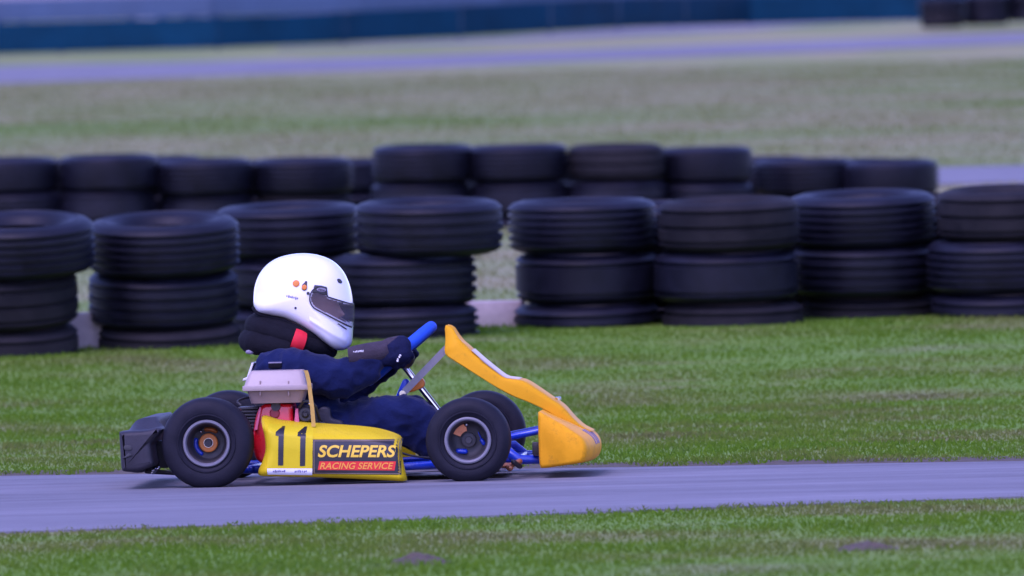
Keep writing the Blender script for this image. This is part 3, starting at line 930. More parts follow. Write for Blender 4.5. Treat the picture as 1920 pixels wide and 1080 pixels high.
# --- front bumper (nose) lofted across the kart
nose = [(1008.5, 778), (1013, 772.5), (1024, 777), (1060, 792.5), (1095, 809), (1117, 821), (1126, 832), (1128.5, 843), (1126, 856), (1119, 865), (1105, 868.5), (1060, 873.5), (1020, 878), (1012.5, 874), (1010, 850)]
NP = smooth_closed(nose, 80)
NQ = np.array([[K(a, b, -.43).x, K(a, b, -.43).z] for a, b in NP])
xm, xM = NQ[:, 0].min(), NQ[:, 0].max()
zm, zM = NQ[:, 1].min(), NQ[:, 1].max()
secs = []
for y, ins in ((-.436, .0105), (-.433, .006), (-.428, .0025), (-.421, .0005), (-.41, 0), (-.38, 0), (-.34, 0), (-.29, 0), (-.23, 0), (-.16, 0), (-.08, 0), (0, 0), (.08, 0), (.16, 0), (.23, 0), (.29, 0), (.34, 0), (.38, 0),
               (.41, 0), (.421, .0005), (.428, .0025), (.433, .006), (.436, .0105)):
    fwd = -.020 - .030 * (abs(y) / .436) ** 3.2
    up = .008 * (1 - (abs(y) / .436) ** 2)
    cxz = NQ.mean(0)
    Q = cxz + (NQ - cxz) * (1 - ins / .075)
    fx = (Q[:, 0] - xm) / (xM - xm)
    fz = (Q[:, 1] - zm) / (zM - zm)
    secs.append([(q[0] + fwd * a ** 1.2, y, q[1] + up * max(0, a - .35) * max(0, c - .3) * 2.6) for q, a, c in zip(Q, fx, fz)])
nb = MB().loft(secs).build('front_bumper', M_ORA, kart, ang=50)
i0 = int(np.argmin(np.hypot(NP[:, 0] - 1098, NP[:, 1] - 810)))
i1 = int(np.argmin(np.hypot(NP[:, 0] - 1127, NP[:, 1] - 836)))
for k in (8, 9, 10):
    MB().tube([Vector(secs[k][i]) + (Vector(secs[k][i]) - Vector((cxz[0], secs[k][i][1], cxz[1]))).normalized() * .0005 for i in range(min(i0, i1), max(i0, i1) + 1)], .0028, 8).build('nose_stripe', M_LETTER, nb)
for oy in (0, .58):
    MB().box(K(1002, 842, -.30) + Vector((-.006, -.02 + oy, -.018)), K(1010, 842, -.30) + Vector((.004, .02 + oy, .022)), .003).build('bumper_clip', M_DARK, kart)

# --- front number panel (nassau) lofted along its length
up_px = [(836, 609), (848, 613), (858, 629), (874, 648), (898, 670), (925, 692), (946, 707), (962, 710), (984, 715), (1010, 731), (1032, 746), (1055, 762), (1074, 783), (1092, 799), (1110, 808)]
lo_px = [(834, 616), (835, 636), (834, 662), (846, 673), (868, 687), (898, 706), (925, 723), (944, 734), (964, 744), (990, 754), (1016, 766), (1038, 778), (1060, 792), (1080, 800), (1098, 812)]
U = smooth_open(up_px, 46)
Lw = smooth_open(lo_px, 46)
secs = []
for k in range(46):
    f = k / 45
    hw = .105 + .045 * math.sin(f * 2.6)
    hw *= (0.72 + 0.28 * min(1, f / .12))
    a, c = K(*U[k], -hw), K(*Lw[k], -hw)
    ins = .35 + .5 * min(1, f * 5)
    mid = (a + c) / 2
    dn = (a - c)
    prof = [(-1.0, .04), (-1.0, .62), (-.98, .82), (-.90, .96), (-.78, 1.0), (-.55, 1.03), (0, 1.05), (.55, 1.03), (.78, 1.0), (.90, .96), (.98, .82), (1.0, .62), (1.0, .04), (.97, 0), (.90, .06), (.7, .35), (0, .45), (-.7, .35), (-.90, .06), (-.97, 0)]
    if f < .16:        # hollow lip at the top of the panel
        q = 1 - f / .16
        prof = [(u, v - q * .55 * max(0, 1 - (u / .86) ** 4) if v > .9 and abs(u) < .86 else v) for u, v in prof]
        prof = [(u, min(v, .45 - .3 * q) if abs(u) < .8 and v < .5 else v) for u, v in prof]
    secs.append([(c.x + dn.x * v, u * hw, c.z + dn.z * v) for u, v in prof])
fp = MB().loft(secs).build('front_panel', M_PANEL, kart, ang=50)
b = MB()
st = []
for k in range(9, 24):
    a, c = K(*U[k], -.15), K(*Lw[k], -.15)
    dn = (a - c)
    st.append([(c.x + dn.x * v, y, c.z + dn.z * v) for y, v in ((-.122, .99), (-.110, 1.025), (-.07, 1.065), (0, 1.085), (.07, 1.065), (.11, 1.035))])
b.loft(st, cap=False, close=False)
b.build('panel_sticker', M_CREAM, fp, ang=60)
st = []
for k in range(12, 23):
    a, c = K(*U[k], -.15), K(*Lw[k], -.15)
    dn = (a - c)
    st.append([(c.x + dn.x * v, y, c.z + dn.z * v) for y, v in ((-.1310, .955), (-.1270, .985))])
MB().loft(st, cap=False, close=False).build('sticker_edge', M_LILAC, fp, ang=60)
p = K(1047, 751, -.05)
MB().lathe([(-.004, 0), (-.004, .010), (.004, .010), (.006, .006), (.006, 0)], 'z', 20, c=(p.x, p.y, p.z + .006)).build('panel_bolt', M_CHROME, kart)
a, c = K(755, 738, -.05), K(838, 652, -.05)
dr = (c - a).normalized()
nn = Vector((-dr.z, 0, dr.x))
w = .0108
b = MB()
b.loft([[tuple(q + nn * s * w + Vector((0, y, 0))) for s, y in ((-1, 0), (1, 0), (1, .006), (-1, .006))] for q in (a, (a + c) / 2, c)])
b.build('panel_support_bar', M_GREYBAR, kart, ang=30)
MB().lathe([(-.012, 0), (-.012, .010), (-.006, .0125), (.03, .0125), (.03, 0)], 'y', 24, c=tuple(a + Vector((0, -.001, 0)))).build('support_bolt', M_CHROME, kart)

# --- steering
SA, SB = K(757, 686, 0), K(824, 772, 0)
MB().tube([SA, SB, SB + (SB - SA) * .75], .0095, 16).build('steering_column', M_CHROME, kart)
b = MB()
P = smooth_closed([(774, 716), (784, 707), (794, 712), (795, 724), (783, 731), (768, 736), (762, 732)], 40)
pr = prism(P, -.028, .02, .004, smooth=False)
pr.build('column_clamp', M_ORANGE, kart)
a, c = K(761, 717, .03), K(752, 738, .03)
MB().tube([a, c, c + (c - a) * 2], .012).build('column_upright', M_BLUE, kart)
SC = K(750, 663, 0)                     # steering wheel centre
T1 = (K(812, 612, 0) - K(690, 716, 0)).normalized()
SN = Vector((-T1.z, 0, T1.x))
RWH = 0.128
def rim_pt(a, r=RWH):
    """a = 0 at the wheel's top"""
    return SC + T1 * math.cos(a) * r + Vector((0, 1, 0)) * math.sin(a) * r
ring = MB()
secs = []
for k in range(64):
    a = 2 * math.pi * k / 64
    rd = T1 * math.cos(a) + Vector((0, 1, 0)) * math.sin(a)
    c = rim_pt(a)
    rt = .0185 if abs(math.cos(a)) > -.2 else .016
    secs.append([c + rd * rt * math.cos(2 * math.pi * j / 16) + SN * rt * math.sin(2 * math.pi * j / 16) for j in range(16)])
ring.loft(secs + [secs[0]], cap=False)
swheel = ring.build('steering_wheel', M_GRIP, kart, ang=60)
b = MB()
for a in (math.radians(60), math.radians(180), math.radians(300)):
    b.tube([rim_pt(a), rim_pt(a, .03) - SN * .006], .009, 10, flat=.5)
b.tube([SC - SN * .004, SC - SN * .02], .034, 20)
b.build('steering_spoke', M_DARK, swheel)

# --- engine, air box and exhaust on the near side
ENG_Y = -.40
def pbox(px0, py0, px1, py1, y0, y1, bev=.004):
    a, c = K(px0, py0, y0), K(px1, py1, y0)
    return MB().box((a.x, y0, c.z), (c.x, y1, a.z), bev)
eng = prism([(476, 800), (482, 772), (490, 762), (500, 757), (540, 757), (548, 762), (550, 790), (556, 830), (552, 868), (490, 868), (474, 840)], -.44, -.22, .012)
eng.build('engine', M_RED, kart, ang=45)
b = prism([(477, 806), (487, 763), (490, 764), (483, 806)], -.452, -.43, .002, smooth=False)
M_PINK = mat('pink_plastic', (0.62, 0.12, 0.20), .4)
b.build('engine_bracket', M_PINK, kart)
prism([(551, 800), (554, 766), (559, 766), (562, 800)], -.452, -.40, .002, smooth=False).build('engine_bracket', M_PINK, kart)
b = MB()
for k in range(7):
    py = 764 + k * 6.2
    b.v, b.f, b.mi = b.v, b.f, b.mi
    q = pbox(446 + (k % 2), py, 484, py + 3.4, -.42, -.24, .001)
    b.add(q.v, q.f)
b.build('cooling_fin', M_DARK, kart)
q = pbox(455, 768, 481, 812, -.40, -.26, .008)
q.build('cylinder_block', M_DARK, kart)
b = MB()
c = K(517, 762, -.445)
b.lathe([(-.004, 0), (-.004, .014), (.012, .016), (.03, .016)], 'y', 24, c=tuple(c))
b.build('fuel_cap', M_DARK, kart)
c = K(515, 775, -.443)
MB().lathe([(-.003, .0), (-.003, .013), (0, .016), (.01, .016)], 'y', 24, c=tuple(c)).build('recoil_hub', mat('dark_red_plastic', (.20, .012, .02), .4), kart)
c = K(573, 777, -.44)
b = MB().lathe([(-.012, .012), (-.012, .020), (-.004, .026), (.05, .026), (.06, .015)], 'y', 28, c=tuple(c))
b.lathe([(-.02, 0), (-.02, .006), (-.012, .009), (-.01, .012)], 'y', 20, c=tuple(c))
b.tube([c + Vector((.02, 0, .02)), c + Vector((.03, .02, -.03))], .008)
b.tube([c + Vector((-.01, .02, -.03)), c + Vector((-.02, .05, -.10))], .012)
q = pbox(556, 760, 592, 795, -.41, -.30, .008)
b.add(q.v, q.f)
b.build('carburettor', M_DARK, kart)
c = K(581, 757, -.46)
MB().tube([c, c + Vector((.004, .03, -.006))], .006).build('carburettor_screw', M_CHROME, kart)
def frustum(name, x0, x1, yT, X0, X1, yB, ya, yb, Ya, Yb, M, par, ang=35):
    t = [K(x0, yT, ya), K(x1, yT, ya)]
    u = [K(X0, yB, ya), K(X1, yB, ya)]
    def rr(xa, xb, y0, y1, z, r):
        out = []
        for cx, cy, a0 in ((xb - r, y0 + r, -90), (xb - r, y1 - r, 0), (xa + r, y1 - r, 90), (xa + r, y0 + r, 180)):
            for a in range(0, 91, 18):
                th = math.radians(a0 + a)
                out.append((cx + r * math.cos(th), cy + r * math.sin(th), z))
        return out
    zt, zb = t[0].z, u[0].z
    h = zt - zb
    e = min(.008, abs(h) * .3)
    secs = [rr(u[0].x, u[1].x, Ya, Yb, zb, .014), rr(t[0].x - (t[0].x - u[0].x) * .25, t[1].x + (u[1].x - t[1].x) * .25, ya + (Ya - ya) * .25, yb + (Yb - yb) * .25, zt - h * .25, .014),
            rr(t[0].x + .001, t[1].x - .001, ya + .001, yb - .001, zt - e * .5, .014), rr(t[0].x + .004, t[1].x - .004, ya + .004, yb - .004, zt, .012)]
    return MB().loft(secs).build(name, M, par, ang=ang)
box = frustum('air_box', 462, 572, 731, 470, 565, 757, -.49, -.29, -.475, -.305, M_BOXLO, kart)
frustum('air_box_lid', 467, 567, 696.5, 458, 575, 724, -.478, -.302, -.495, -.285, M_BOX, box)
a, c = K(454.5, 724, -.50), K(579, 731, -.50)
MB().box((a.x, -.502, c.z), (c.x, -.278, a.z), .0025).build('air_box_flange', M_BOX, box)
b = MB()
for px in (488, 541):
    for py in (718, 737):
        q = pbox(px - 1.6, py - 4, px + 1.6, py + 5, -.4935, -.476, .001)
        b.add(q.v, q.f)
b.build('air_box_clip', M_BOXLO, box)
st = [K(x, y, -.515) for x, y in smooth_open([(568, 695), (573, 694), (577, 707), (580, 722), (582, 740), (585, 762), (587, 785), (588, 800)], 20)]
MB().loft([[p + Vector((s * .0062, y, 0)) for s, y in ((-1, -.0015), (1, -.0015), (1, .0015), (-1, .0015))] for p in st]).build('strap', M_STRAP, kart)
b = MB()
ex = [K(455, 775, -.10), K(430, 772, -.02), K(400, 790, .10)]
b.tube([(p.x, y, p.z) for p, y in zip(ex, (-.28, -.20, -.10))], [.018, .030, .030])
b.build('exhaust', M_RED, kart)

hose = [K(x, y, yy) for x, y, yy in ((562, 762, -.45), (572, 752, -.46), (590, 760, -.44), (600, 785, -.40), (612, 800, -.37))]
MB().tube([Vector(q) for q in smooth_open([tuple(p) for p in hose], 24)], .0045, 8).build('fuel_hose', M_DARK, kart)
cab = [K(x, y, yy) for x, y, yy in ((600, 792, -.40), (660, 812, -.38), (740, 845, -.36), (800, 858, -.33), (900, 856, -.20))]
MB().tube([Vector(q) for q in smooth_open([tuple(p) for p in cab], 30)], .0032, 8).build('throttle_cable', M_DARK, kart)
cab = [K(x, y, yy) for x, y, yy in ((452, 760, -.38), (446, 752, -.36), (470, 745, -.30), (520, 750, -.26))]
MB().tube([Vector(q) for q in smooth_open([tuple(p) for p in cab], 20)], .0035, 8).build('spark_lead', M_DARK, kart)
# --- seat and rear plate
b = MB()
secs = []
for px, py, hw, dp in ((474, 742, .15, .02), (482, 770, .165, .05), (500, 810, .17, .075), (530, 850, .17, .085), (575, 868, .17, .08), (615, 862, .165, .06), (632, 846, .15, .04)):
    c = K(px, py, 0)
    nx = Vector((.75, 0, .66))
    sec = []
    for k in range(13):
        a = math.pi * k / 12
        sec.append(c + Vector((0, -hw * math.cos(a), 0)) + nx * (dp * (1 - math.sin(a)) ** 1.3 * 1.6))
    for k in range(12, -1, -1):
        a = math.pi * k / 12
        sec.append(c + Vector((0, -(hw - .006) * math.cos(a), 0)) + nx * (dp * (1 - math.sin(a)) ** 1.3 * 1.6 + .006))
    secs.append(sec)
b.loft(secs)
b.build('seat', M_DARK, kart, ang=50)
q = prism([(594, 792), (594, 775), (600, 765), (610, 763), (618, 768), (622, 784), (640, 790), (640, 800), (596, 800)], -.235, -.17, .006)
q.build('seat_side', M_BUMP, kart)
q = prism([(472, 680), (476, 681), (466, 712), (455, 714), (456, 710), (463, 707)], -.12, .12, .0015, smooth=False)
q.build('rear_number_plate', M_WHITE, kart)

# --- rear bumper
end = [(224, 814), (226, 810), (246, 808), (276, 806), (292, 802), (302, 803), (303, 808), (292, 822), (284, 832), (286, 850), (289, 868), (284, 875), (258, 884), (234, 884), (228, 878), (226, 850)]
mid = [(224, 814), (228, 808), (240, 790), (250, 782), (270, 779), (284, 779), (288, 796), (290, 815), (284, 832), (284, 840), (286, 850), (289, 868), (258, 882), (236, 882), (228, 876), (226, 850)]
def sec_at(pp, y, ins=0):
    Q = smooth_closed(pp, 64)
    dz = 0 if pp is end else -.012
    Q = np.array([[K(a, b_, -.58).x, K(a, b_, -.58).z + dz] for a, b_ in Q])
    return [(q[0], y, q[1]) for q in inset(Q, ins)]
secs = [sec_at(end, -.600, .016), sec_at(end, -.598, .008), sec_at(end, -.592, .003), sec_at(end, -.58), sec_at(end, -.40), sec_at(mid, -.34), sec_at(mid, -.20), sec_at(mid, .20), sec_at(mid, .34), sec_at(end, .40), sec_at(end, .58), sec_at(end, .592, .003), sec_at(end, .598, .008), sec_at(end, .600, .016)]
rbm = MB().loft(secs).build('rear_bumper', M_BUMP, kart, ang=50)
q = prism([(229, 858), (234, 856), (240, 850), (247, 851), (247, 855), (241, 857), (231, 860)], -.603, -.598, .001, smooth=False)
q.build('bumper_slot', M_INK, rbm)
q = prism([(233, 836), (245, 836), (246, 844), (234, 844)], -.6025, -.598, .001)
q.build('bumper_recess', M_DARK, rbm)
b = MB()
for sy in (-1, 1):
    q = pbox(284, 822, 330, 872, -.02, .02, .004)
    b.add([(x, y + sy * .34, z) for x, y, z in q.v], q.f)
b.build('bumper_mount', M_DARK, kart)
a, c = K(275, 884, -.36), K(330, 887, -.36)
MB().tube([a, c, c + Vector((.1, 0, .01))], .007).build('bumper_stay', M_DARK, kart)
a = K(290, 881, -.37)
b = MB().tube([a + Vector((0, -.012, 0)), a + Vector((0, .02, 0))], .009, 12)
b.tube([a + Vector((-.006, 0, -.008)), a + Vector((.012, 0, .006))], .006, 10)
b.build('stay_bolt', M_CHROME, kart)

# ------------------------------------------------------------------ the driver
def voxel(mb, voxel_size, smooth_n, name):
    me = mb.mesh(name + '_raw', M_SUIT, 0)
    o = bpy.data.objects.new(name + '_raw', me)
    COL.objects.link(o)
    r = o.modifiers.new('r', 'REMESH')
    r.mode, r.voxel_size = 'VOXEL', voxel_size
    s = o.modifiers.new('s', 'SMOOTH')
    s.factor, s.iterations = .5, smooth_n
    bpy.context.view_layer.update()
    out = bpy.data.meshes.new_from_object(o.evaluated_get(bpy.context.evaluated_depsgraph_get()))
    out.name = name
    bpy.data.objects.remove(o)
    out.materials.clear()
    return out
body = MB()
J = lambda px, py, y: K(px, py, y)
# trunk, wider than deep
for y in (-.085, -.04, .0, .04, .085):
    q = 1 - abs(y) * 1.2
    body.tube([J(600, 812, y * 1.0), J(592, 775, y), J(566, 735, y * 1.1), J(545, 700, y * 1.25), J(537, 684, y * 1.2)], [.082 * q, .090 * q, .094 * q, .092 * q, .075 * q], 18)
body.tube([J(541, 690, 0), J(560, 640, 0)], [.07, .05], 16)
# head, with brow, nose, lips and chin turned to the road ahead
hd = J(572, 572, 0)
body.tube([J(562, 610, 0), J(568, 575, 0), J(564, 545, 0)], [.062, .080, .078], 20)
body.tube([J(590, 600, 0), J(598, 620, 0)], [.055, .038], 16)
body.tube([J(600, 560, 0), J(602, 585, 0)], [.056, .054], 16)
body.tube([J(634, 577, 0), J(641, 590, 0)], [.009, .012], 10)
body.tube([J(628, 563, -.03), J(628, 563, .03)], .012, 10)
body.tube([J(630, 606, -.018), J(630, 606, .018)], .009, 10)
for sy in (-1, 1):
    # arms
    body.tube([J(530, 700, sy * .11), J(514, 690, sy * .145), J(545, 690, sy * .165), J(585, 700, sy * .18), J(628, 712, sy * .195)], [.062, .066, .066, .062, .058], 18)
    body.tube([J(520, 740, sy * .09), J(509, 700, sy * .10)], [.06, .062], 16)
    body.tube([J(622, 712, sy * .195), J(655, 702, sy * .19), J(690, 684, sy * .175), J(706, 674, sy * .165)], [.057, .054, .043, .034], 18)
    body.tube([J(636, 724, sy * .19), J(690, 704, sy * .18)], [.046, .034], 14)
    if sy > 0:
        body.tube([J(600, 730, .17), J(660, 728, .18), J(700, 705, .165), J(728, 688, .155)], [.06, .05, .04, .032], 16)
    # legs
    body.tube([J(606, 815, sy * .075), J(660, 802, sy * .115), J(720, 786, sy * .155), J(768, 777, sy * .17)], [.088, .080, .070, .064], 20)
    body.tube([J(768, 777, sy * .17), J(795, 800, sy * .165), J(830, 832, sy * .15), J(862, 858, sy * .13)], [.064, .062, .052, .036], 18)
    body.tube([J(745, 800, sy * .165), J(790, 822, sy * .16), J(820, 842, sy * .15)], [.05, .048, .042], 16)
bme = voxel(body, .0075, 10, 'person_body')
co = np.array([v.co[:] for v in bme.vertices])
no = np.array([v.normal[:] for v in bme.vertices])
zneck = K(560, 652, 0).z
for i, v in enumerate(bme.vertices):
    p = Vector(co[i])
    if p.z > zneck and p.x < K(640, 600, 0).x + .02 and abs(p.y) < .1:
        continue
    q = p * 8.5
    w = noise.noise(Vector((q.x * 1.2 + q.z * .8, q.y, q.z * 1.6 - q.x * .7))) * .0085
    rdg = 1 - abs(noise.noise(Vector((p.x * 17 - p.z * 12, p.y * 7, p.z * 19 + p.x * 9)) + Vector((3, 1, 2))))
    w += (rdg ** 3 - .45) * .010
    v.co = p + Vector(no[i]) * w
for M in (M_SUIT, M_SKIN):
    bme.materials.append(M)
bme.polygons.foreach_set('material_index', [1 if (p.center.z > zneck and abs(p.center.y) < .1 and p.center.x < K(648, 600, 0).x) else 0 for p in bme.polygons])
bme.shade_smooth()
person = obj('person', bme, None)
person.matrix_world = KART
tag(person, 'small driver in navy overalls, white full-face helmet and gloves, seated, gripping the blue wheel', 'person')
# dark lining strip with pale piping on the sleeve, seen above the box
q = pbox(503, 681, 528, 690, -.2275, -.215, .002)
q.build('sleeve_tab', M_NECK, person)
q = pbox(503, 679, 528, 681, -.229, -.217, .0006)
q.build('sleeve_piping', M_LILAC, person)

# gloves
def glove(sy):
    g = MB()
    a0 = math.radians(90) * sy             # where the hand holds the rim
    c = rim_pt(a0)
    out = Vector((0, sy, 0))
    perp = -SN                              # towards the front of the kart, under the rim
    g.tube([J(700, 676, sy * .168), J(716, 664, sy * .166), J(735, 654, sy * .166), J(752, 648, sy * .165)], [.036, .036, .037, .033], 18)
    g.tube([J(728, 668, sy * .168), J(752, 662, sy * .168)], [.034, .033], 16)
    for k, ln in enumerate((.92, 1.04, 1.0, .84)):
        o = T1 * (.030 - .0195 * k)
        b0 = c + o * .9 - perp * .022 + out * .030
        b1 = c + o + perp * .012 * ln + out * .036
        b2 = c + o + perp * .034 * ln + out * .014
        b3 = c + o + perp * .034 * ln - out * .012
        b4 = c + o + perp * .020 * ln - out * .026
        g.tube([b0, (b0 + b1) / 2 + out * .006, b1, (b1 + b2) / 2 + (out + perp) * .004, b2, b3, b4], [.0125, .0122, .0118, .0112, .0108, .010, .009], 12)
    th = [c - T1 * .012 - perp * .020 + out * .016, c + T1 * .010 - perp * .032 - out * .004, c + T1 * .030 - perp * .026 - out * .022, c + T1 * .040 - perp * .014 - out * .028]
    g.tube(th, [.0145, .013, .012, .0105], 12)
    me = voxel(g, .0042, 4, 'glove')
    for v in me.vertices:
        p = v.co.copy()
        v.co = p + v.normal * (noise.noise(p * 42) * .0016)
    me.materials.append(M_GLOVE)
    me.materials.append(M_CUFF)
    lim = K(738, 660, 0).x
    me.polygons.foreach_set('material_index', [1 if (p.center - J(700, 668, 0)).dot(SN) > -.006 and p.center.x > lim - .2 and (p.center - c).dot(perp) < .004 else 0 for p in me.polygons])
    me.shade_smooth()
    gl = obj('glove', me, person)
    cf = MB()
    pts = [(J(654, 666, sy * .186), .041), (J(668, 664, sy * .182), .046), (J(690, 660, sy * .176), .045), (J(712, 656, sy * .170), .042), (J(728, 652, sy * .167), .0385)]
    secs = []
    for i, (p, r) in enumerate(pts):
        t = (pts[min(i + 1, 4)][0] - pts[max(i - 1, 0)][0]).normalized()
        a = Vector((0, 1, 0))
        bb = t.cross(a).normalized()
        secs.append([p + a * r * math.cos(x) + bb * r * (.98 if math.sin(x) < 0 else .62) * math.sin(x) * (1 + .05 * math.sin(3 * x + i)) for x in np.linspace(0, 2 * math.pi, 28, endpoint=False)])
    cf.loft(secs)
    cf.build('glove_cuff', M_CUFF, gl, ang=60)
    return gl
gl = glove(-1)
glove(1)
def at_y(y):
    return lambda px, py, lift: tuple(K(px, py, y) + Vector((0, -lift, 0)))
scribble('cuff_print', 7, [(662, 657), (682, 656), (682, 660.5), (662, 661.5)], M_WHITE, .0, at_y(-.2300), gl)
scribble('knuckle_print', 4, [(742, 678), (749, 663), (753.5, 665), (746, 679)], M_WHITE, .0, at_y(-.2085), gl)
# shoes
for sy in (-1, 1):
    s = MB().tube([J(856, 856, sy * .13), J(874, 866, sy * .13), J(905, 866, sy * .125), J(925, 858, sy * .125)], [.036, .038, .032, .024], 16, flat=.9)
    s.tube([J(860, 872, sy * .13), J(870, 860, sy * .13)], .034, 16)
    me = voxel(s, .006, 4, 'shoe')
    me.materials.append(M_NECK)
    me.shade_smooth()
    obj('shoe', me, person)

# --- helmet
HP = [(475.5, 556), (478, 536), (486, 515), (500, 497), (520, 484), (545, 477), (572, 475), (600, 479), (625, 490), (643, 508), (654, 530), (660, 553), (662.5, 574), (662, 600), (661.5, 625), (659, 644),
      (650, 654), (640, 657), (628, 655), (608, 641), (585, 624), (560, 609), (535, 598), (508, 592), (486, 586), (477, 575)]
HC = np.array([572.0, 560.0])
HO = smooth_closed(HP, 180)
HW = .128
def h_ratio(px, py):
    """distance from the centre as a share of the outline's"""
    d = np.array([px, py]) - HC
    a = math.atan2(d[1], d[0])
    r = np.hypot(*d)
    return r / np.interp(a, _ha, _hr)
_d = HO - HC
_a = np.arctan2(_d[:, 1], _d[:, 0])
_o = np.argsort(_a)
_ha = np.r_[_a[_o] - 2 * math.pi, _a[_o], _a[_o] + 2 * math.pi]
_hr = np.tile(np.hypot(_d[:, 0], _d[:, 1])[_o], 3)
def h_half(rho, d=(0.0, -1.0)):
    """half width: rounded over the crown, standing nearly straight down to the lower edge"""
    n = math.hypot(d[0], d[1]) + 1e-9
    w = min(1, max(0, ((-.40 * d[0] + .92 * d[1]) / n - .25) / .45))
    w = w * w * (3 - 2 * w)
    e = 2.5 + 4.5 * w
    return HW * max(0.0, 1 - rho ** e) ** (1 / (2.3 + 1.2 * w)) * (1 - .10 * w * rho ** 3)
def h_pt(px, py, lift=0.0, sgn=-1):
    rho = h_ratio(px, py)
    p = K(px, py, 0)
    return Vector((p.x, sgn * (h_half(min(rho, 1), np.array([px, py]) - HC) + lift), p.z))
VL = smooth_open([(594, 577), (588, 570), (585, 560), (587, 549), (593, 541), (600, 538)], 24)       # rear edge, bottom to top
VB = (655.5, 613)
VT = (662.6, 570)
def visor_uv(u, t):
    """u from the rear edge to the front outline, t from the bottom edge to the top"""
    l = np.array([np.interp(t, np.linspace(0, 1, 24), VL[:, k]) for k in (0, 1)])
    a = np.interp(t, [0, 1], [0, 1])
    fr_ = np.array(VB) * (1 - a) + np.array(VT) * a
    fr_ = np.array([660.8 + 1.6 * a, fr_[1]])
    q = l * (1 - u) + fr_ * u
    if t > .5:                                        # step in the top edge ahead of the hinge tab
        q[1] += 10 * min(1, max(0, (u - .24) / .05)) * (t - .5) * 2 * (1 - u) * 1.15
    return q
vpoly = [visor_uv(0, t) for t in np.linspace(0, 1, 14)] + [visor_uv(u, 1) for u in np.linspace(0, 1, 24)] + [visor_uv(u, 0) for u in np.linspace(1, 0, 24)]
def inside(q, poly):
    c, n = False, len(poly)
    for i in range(n):
        a, b_ = poly[i], poly[i - 1]
        if (a[1] > q[1]) != (b_[1] > q[1]) and q[0] < (b_[0] - a[0]) * (q[1] - a[1]) / (b_[1] - a[1]) + a[0]:
            c = not c
    return c
vsmall = inset(np.array(vpoly), 3.0)
vsmall = [(min(x, 655) if x < 650 else 672, y) for x, y in vsmall]
hb = MB()
rings = [math.sin(math.pi / 2 * j / 44) for j in range(45)]
na = 180
vv, ff = [], []
for sgn in (-1, 1):
    base = len(vv)
    for j, rho in enumerate(rings):
        for k in range(na):
            q = HC + (HO[k] - HC) * rho
            p = K(q[0], q[1], 0)
            y = h_half(rho, HO[k] - HC)
            # crease above the neck roll, moulded ridge along the chin bar
            ridge = .0035 * math.exp(-((q[1] - (602 + (q[0] - 590) * .62)) / 4.0) ** 2) * (1 if 585 < q[0] < 652 else 0)
            vv.append((p.x, sgn * (y + (ridge if rho < .97 else 0)), p.z))
    for j in range(44):
        for k in range(na):
            l = (k + 1) % na
            q = HC + ((HO[k] + HO[l]) / 2 - HC) * (rings[j] + rings[j + 1]) / 2
            if inside(q, vsmall):
                continue
            ff.append((base + j * na + k, base + j * na + l, base + (j + 1) * na + l, base + (j + 1) * na + k))
hb.add(vv, ff)
helmet = hb.build('helmet', M_HELM, person, ang=0)
bm = bmesh.new()
bm.from_mesh(helmet.data)
bmesh.ops.remove_doubles(bm, verts=bm.verts, dist=.0004)
bmesh.ops.recalc_face_normals(bm, faces=bm.faces)
bm.to_mesh(helmet.data)
bm.free()
helmet.data.shade_smooth()
nu, nv = 34, 20
vv, ff = [], []
for sgn in (-1, 1):
    base = len(vv)
    for j in range(nv + 1):
        for i in range(nu + 1):
            u = math.sin(math.pi / 2 * i / nu)
            q = visor_uv(u, j / nv)
            rho = min(1, h_ratio(*q))
            p = K(q[0] + 2.4 * u ** 3, q[1], 0)
            y = h_half(rho, q - HC) + .0042
            vv.append((p.x, sgn * (y if i < nu else 0), p.z))
    ff += [(base + j * (nu + 1) + i, base + j * (nu + 1) + i + 1, base + (j + 1) * (nu + 1) + i + 1, base + (j + 1) * (nu + 1) + i) for j in range(nv) for i in range(nu)]
visor = MB().add(vv, ff).build('visor', M_VISOR, helmet, ang=60)
def patch(name, outline, M, lift, thick=.0025, par=helmet, both=True, n=40, smooth=True):
    P = smooth_closed(outline, n) if smooth else resample(np.array(list(outline) + [outline[0]], float), n + 1)[:-1]
    c = P.mean(0)
    for sgn in (-1, 1):
        b = MB()
        secs = []
        for f, lf in ((1.0, lift - .003), (1.0, lift + thick * .7), (.93, lift + thick), (.5, lift + thick), (.02, lift + thick)):
            secs.append([tuple(h_pt(*(c + (q - c) * f), lf, sgn)) for q in P])
        b.loft(secs)
        b.build(name, M, par, ang=50)
disc = lambda x, y, r: [(x + r * math.cos(a), y + r * math.sin(a)) for a in np.linspace(0, 2 * math.pi, 10, endpoint=False)]
patch('orange_badge', disc(559.5, 530.5, 6.6), M_ORANGE, .0, .002)
patch('visor_catch', [(570, 540), (571, 533), (575, 529), (577, 526), (580, 527), (580, 533), (580, 540), (576, 544), (572, 543)], M_DARK, .0, .0025)
patch('orange_button', disc(575, 537.8, 5.0), M_ORANGE, .0025, .002)
patch('hinge_tab', [(594, 533.5), (606, 534.5), (617, 537.5), (618.5, 552), (610, 552), (598, 548), (590, 548)], M_DARK, .003, .002, smooth=False)
patch('hinge_stub', disc(582, 549, 3.0), M_DARK, .0, .003)
patch('hinge_badge', [(598, 541), (604, 538.5), (613, 540), (616, 543), (612, 546), (602, 545)], M_LILAC, .005, .0015)
patch('brow_vent', [(635, 523), (640, 522.5), (644, 528), (642, 531), (637, 529)], M_DARK, .0, .0015)
patch('chin_vent', [(636, 606), (638, 605.5), (653, 615.5), (652, 617.5)], M_DARK, .0015, .0012, smooth=False)
patch('side_stud', disc(558.5, 576.5, 2.3), M_DARK, .0, .0015)
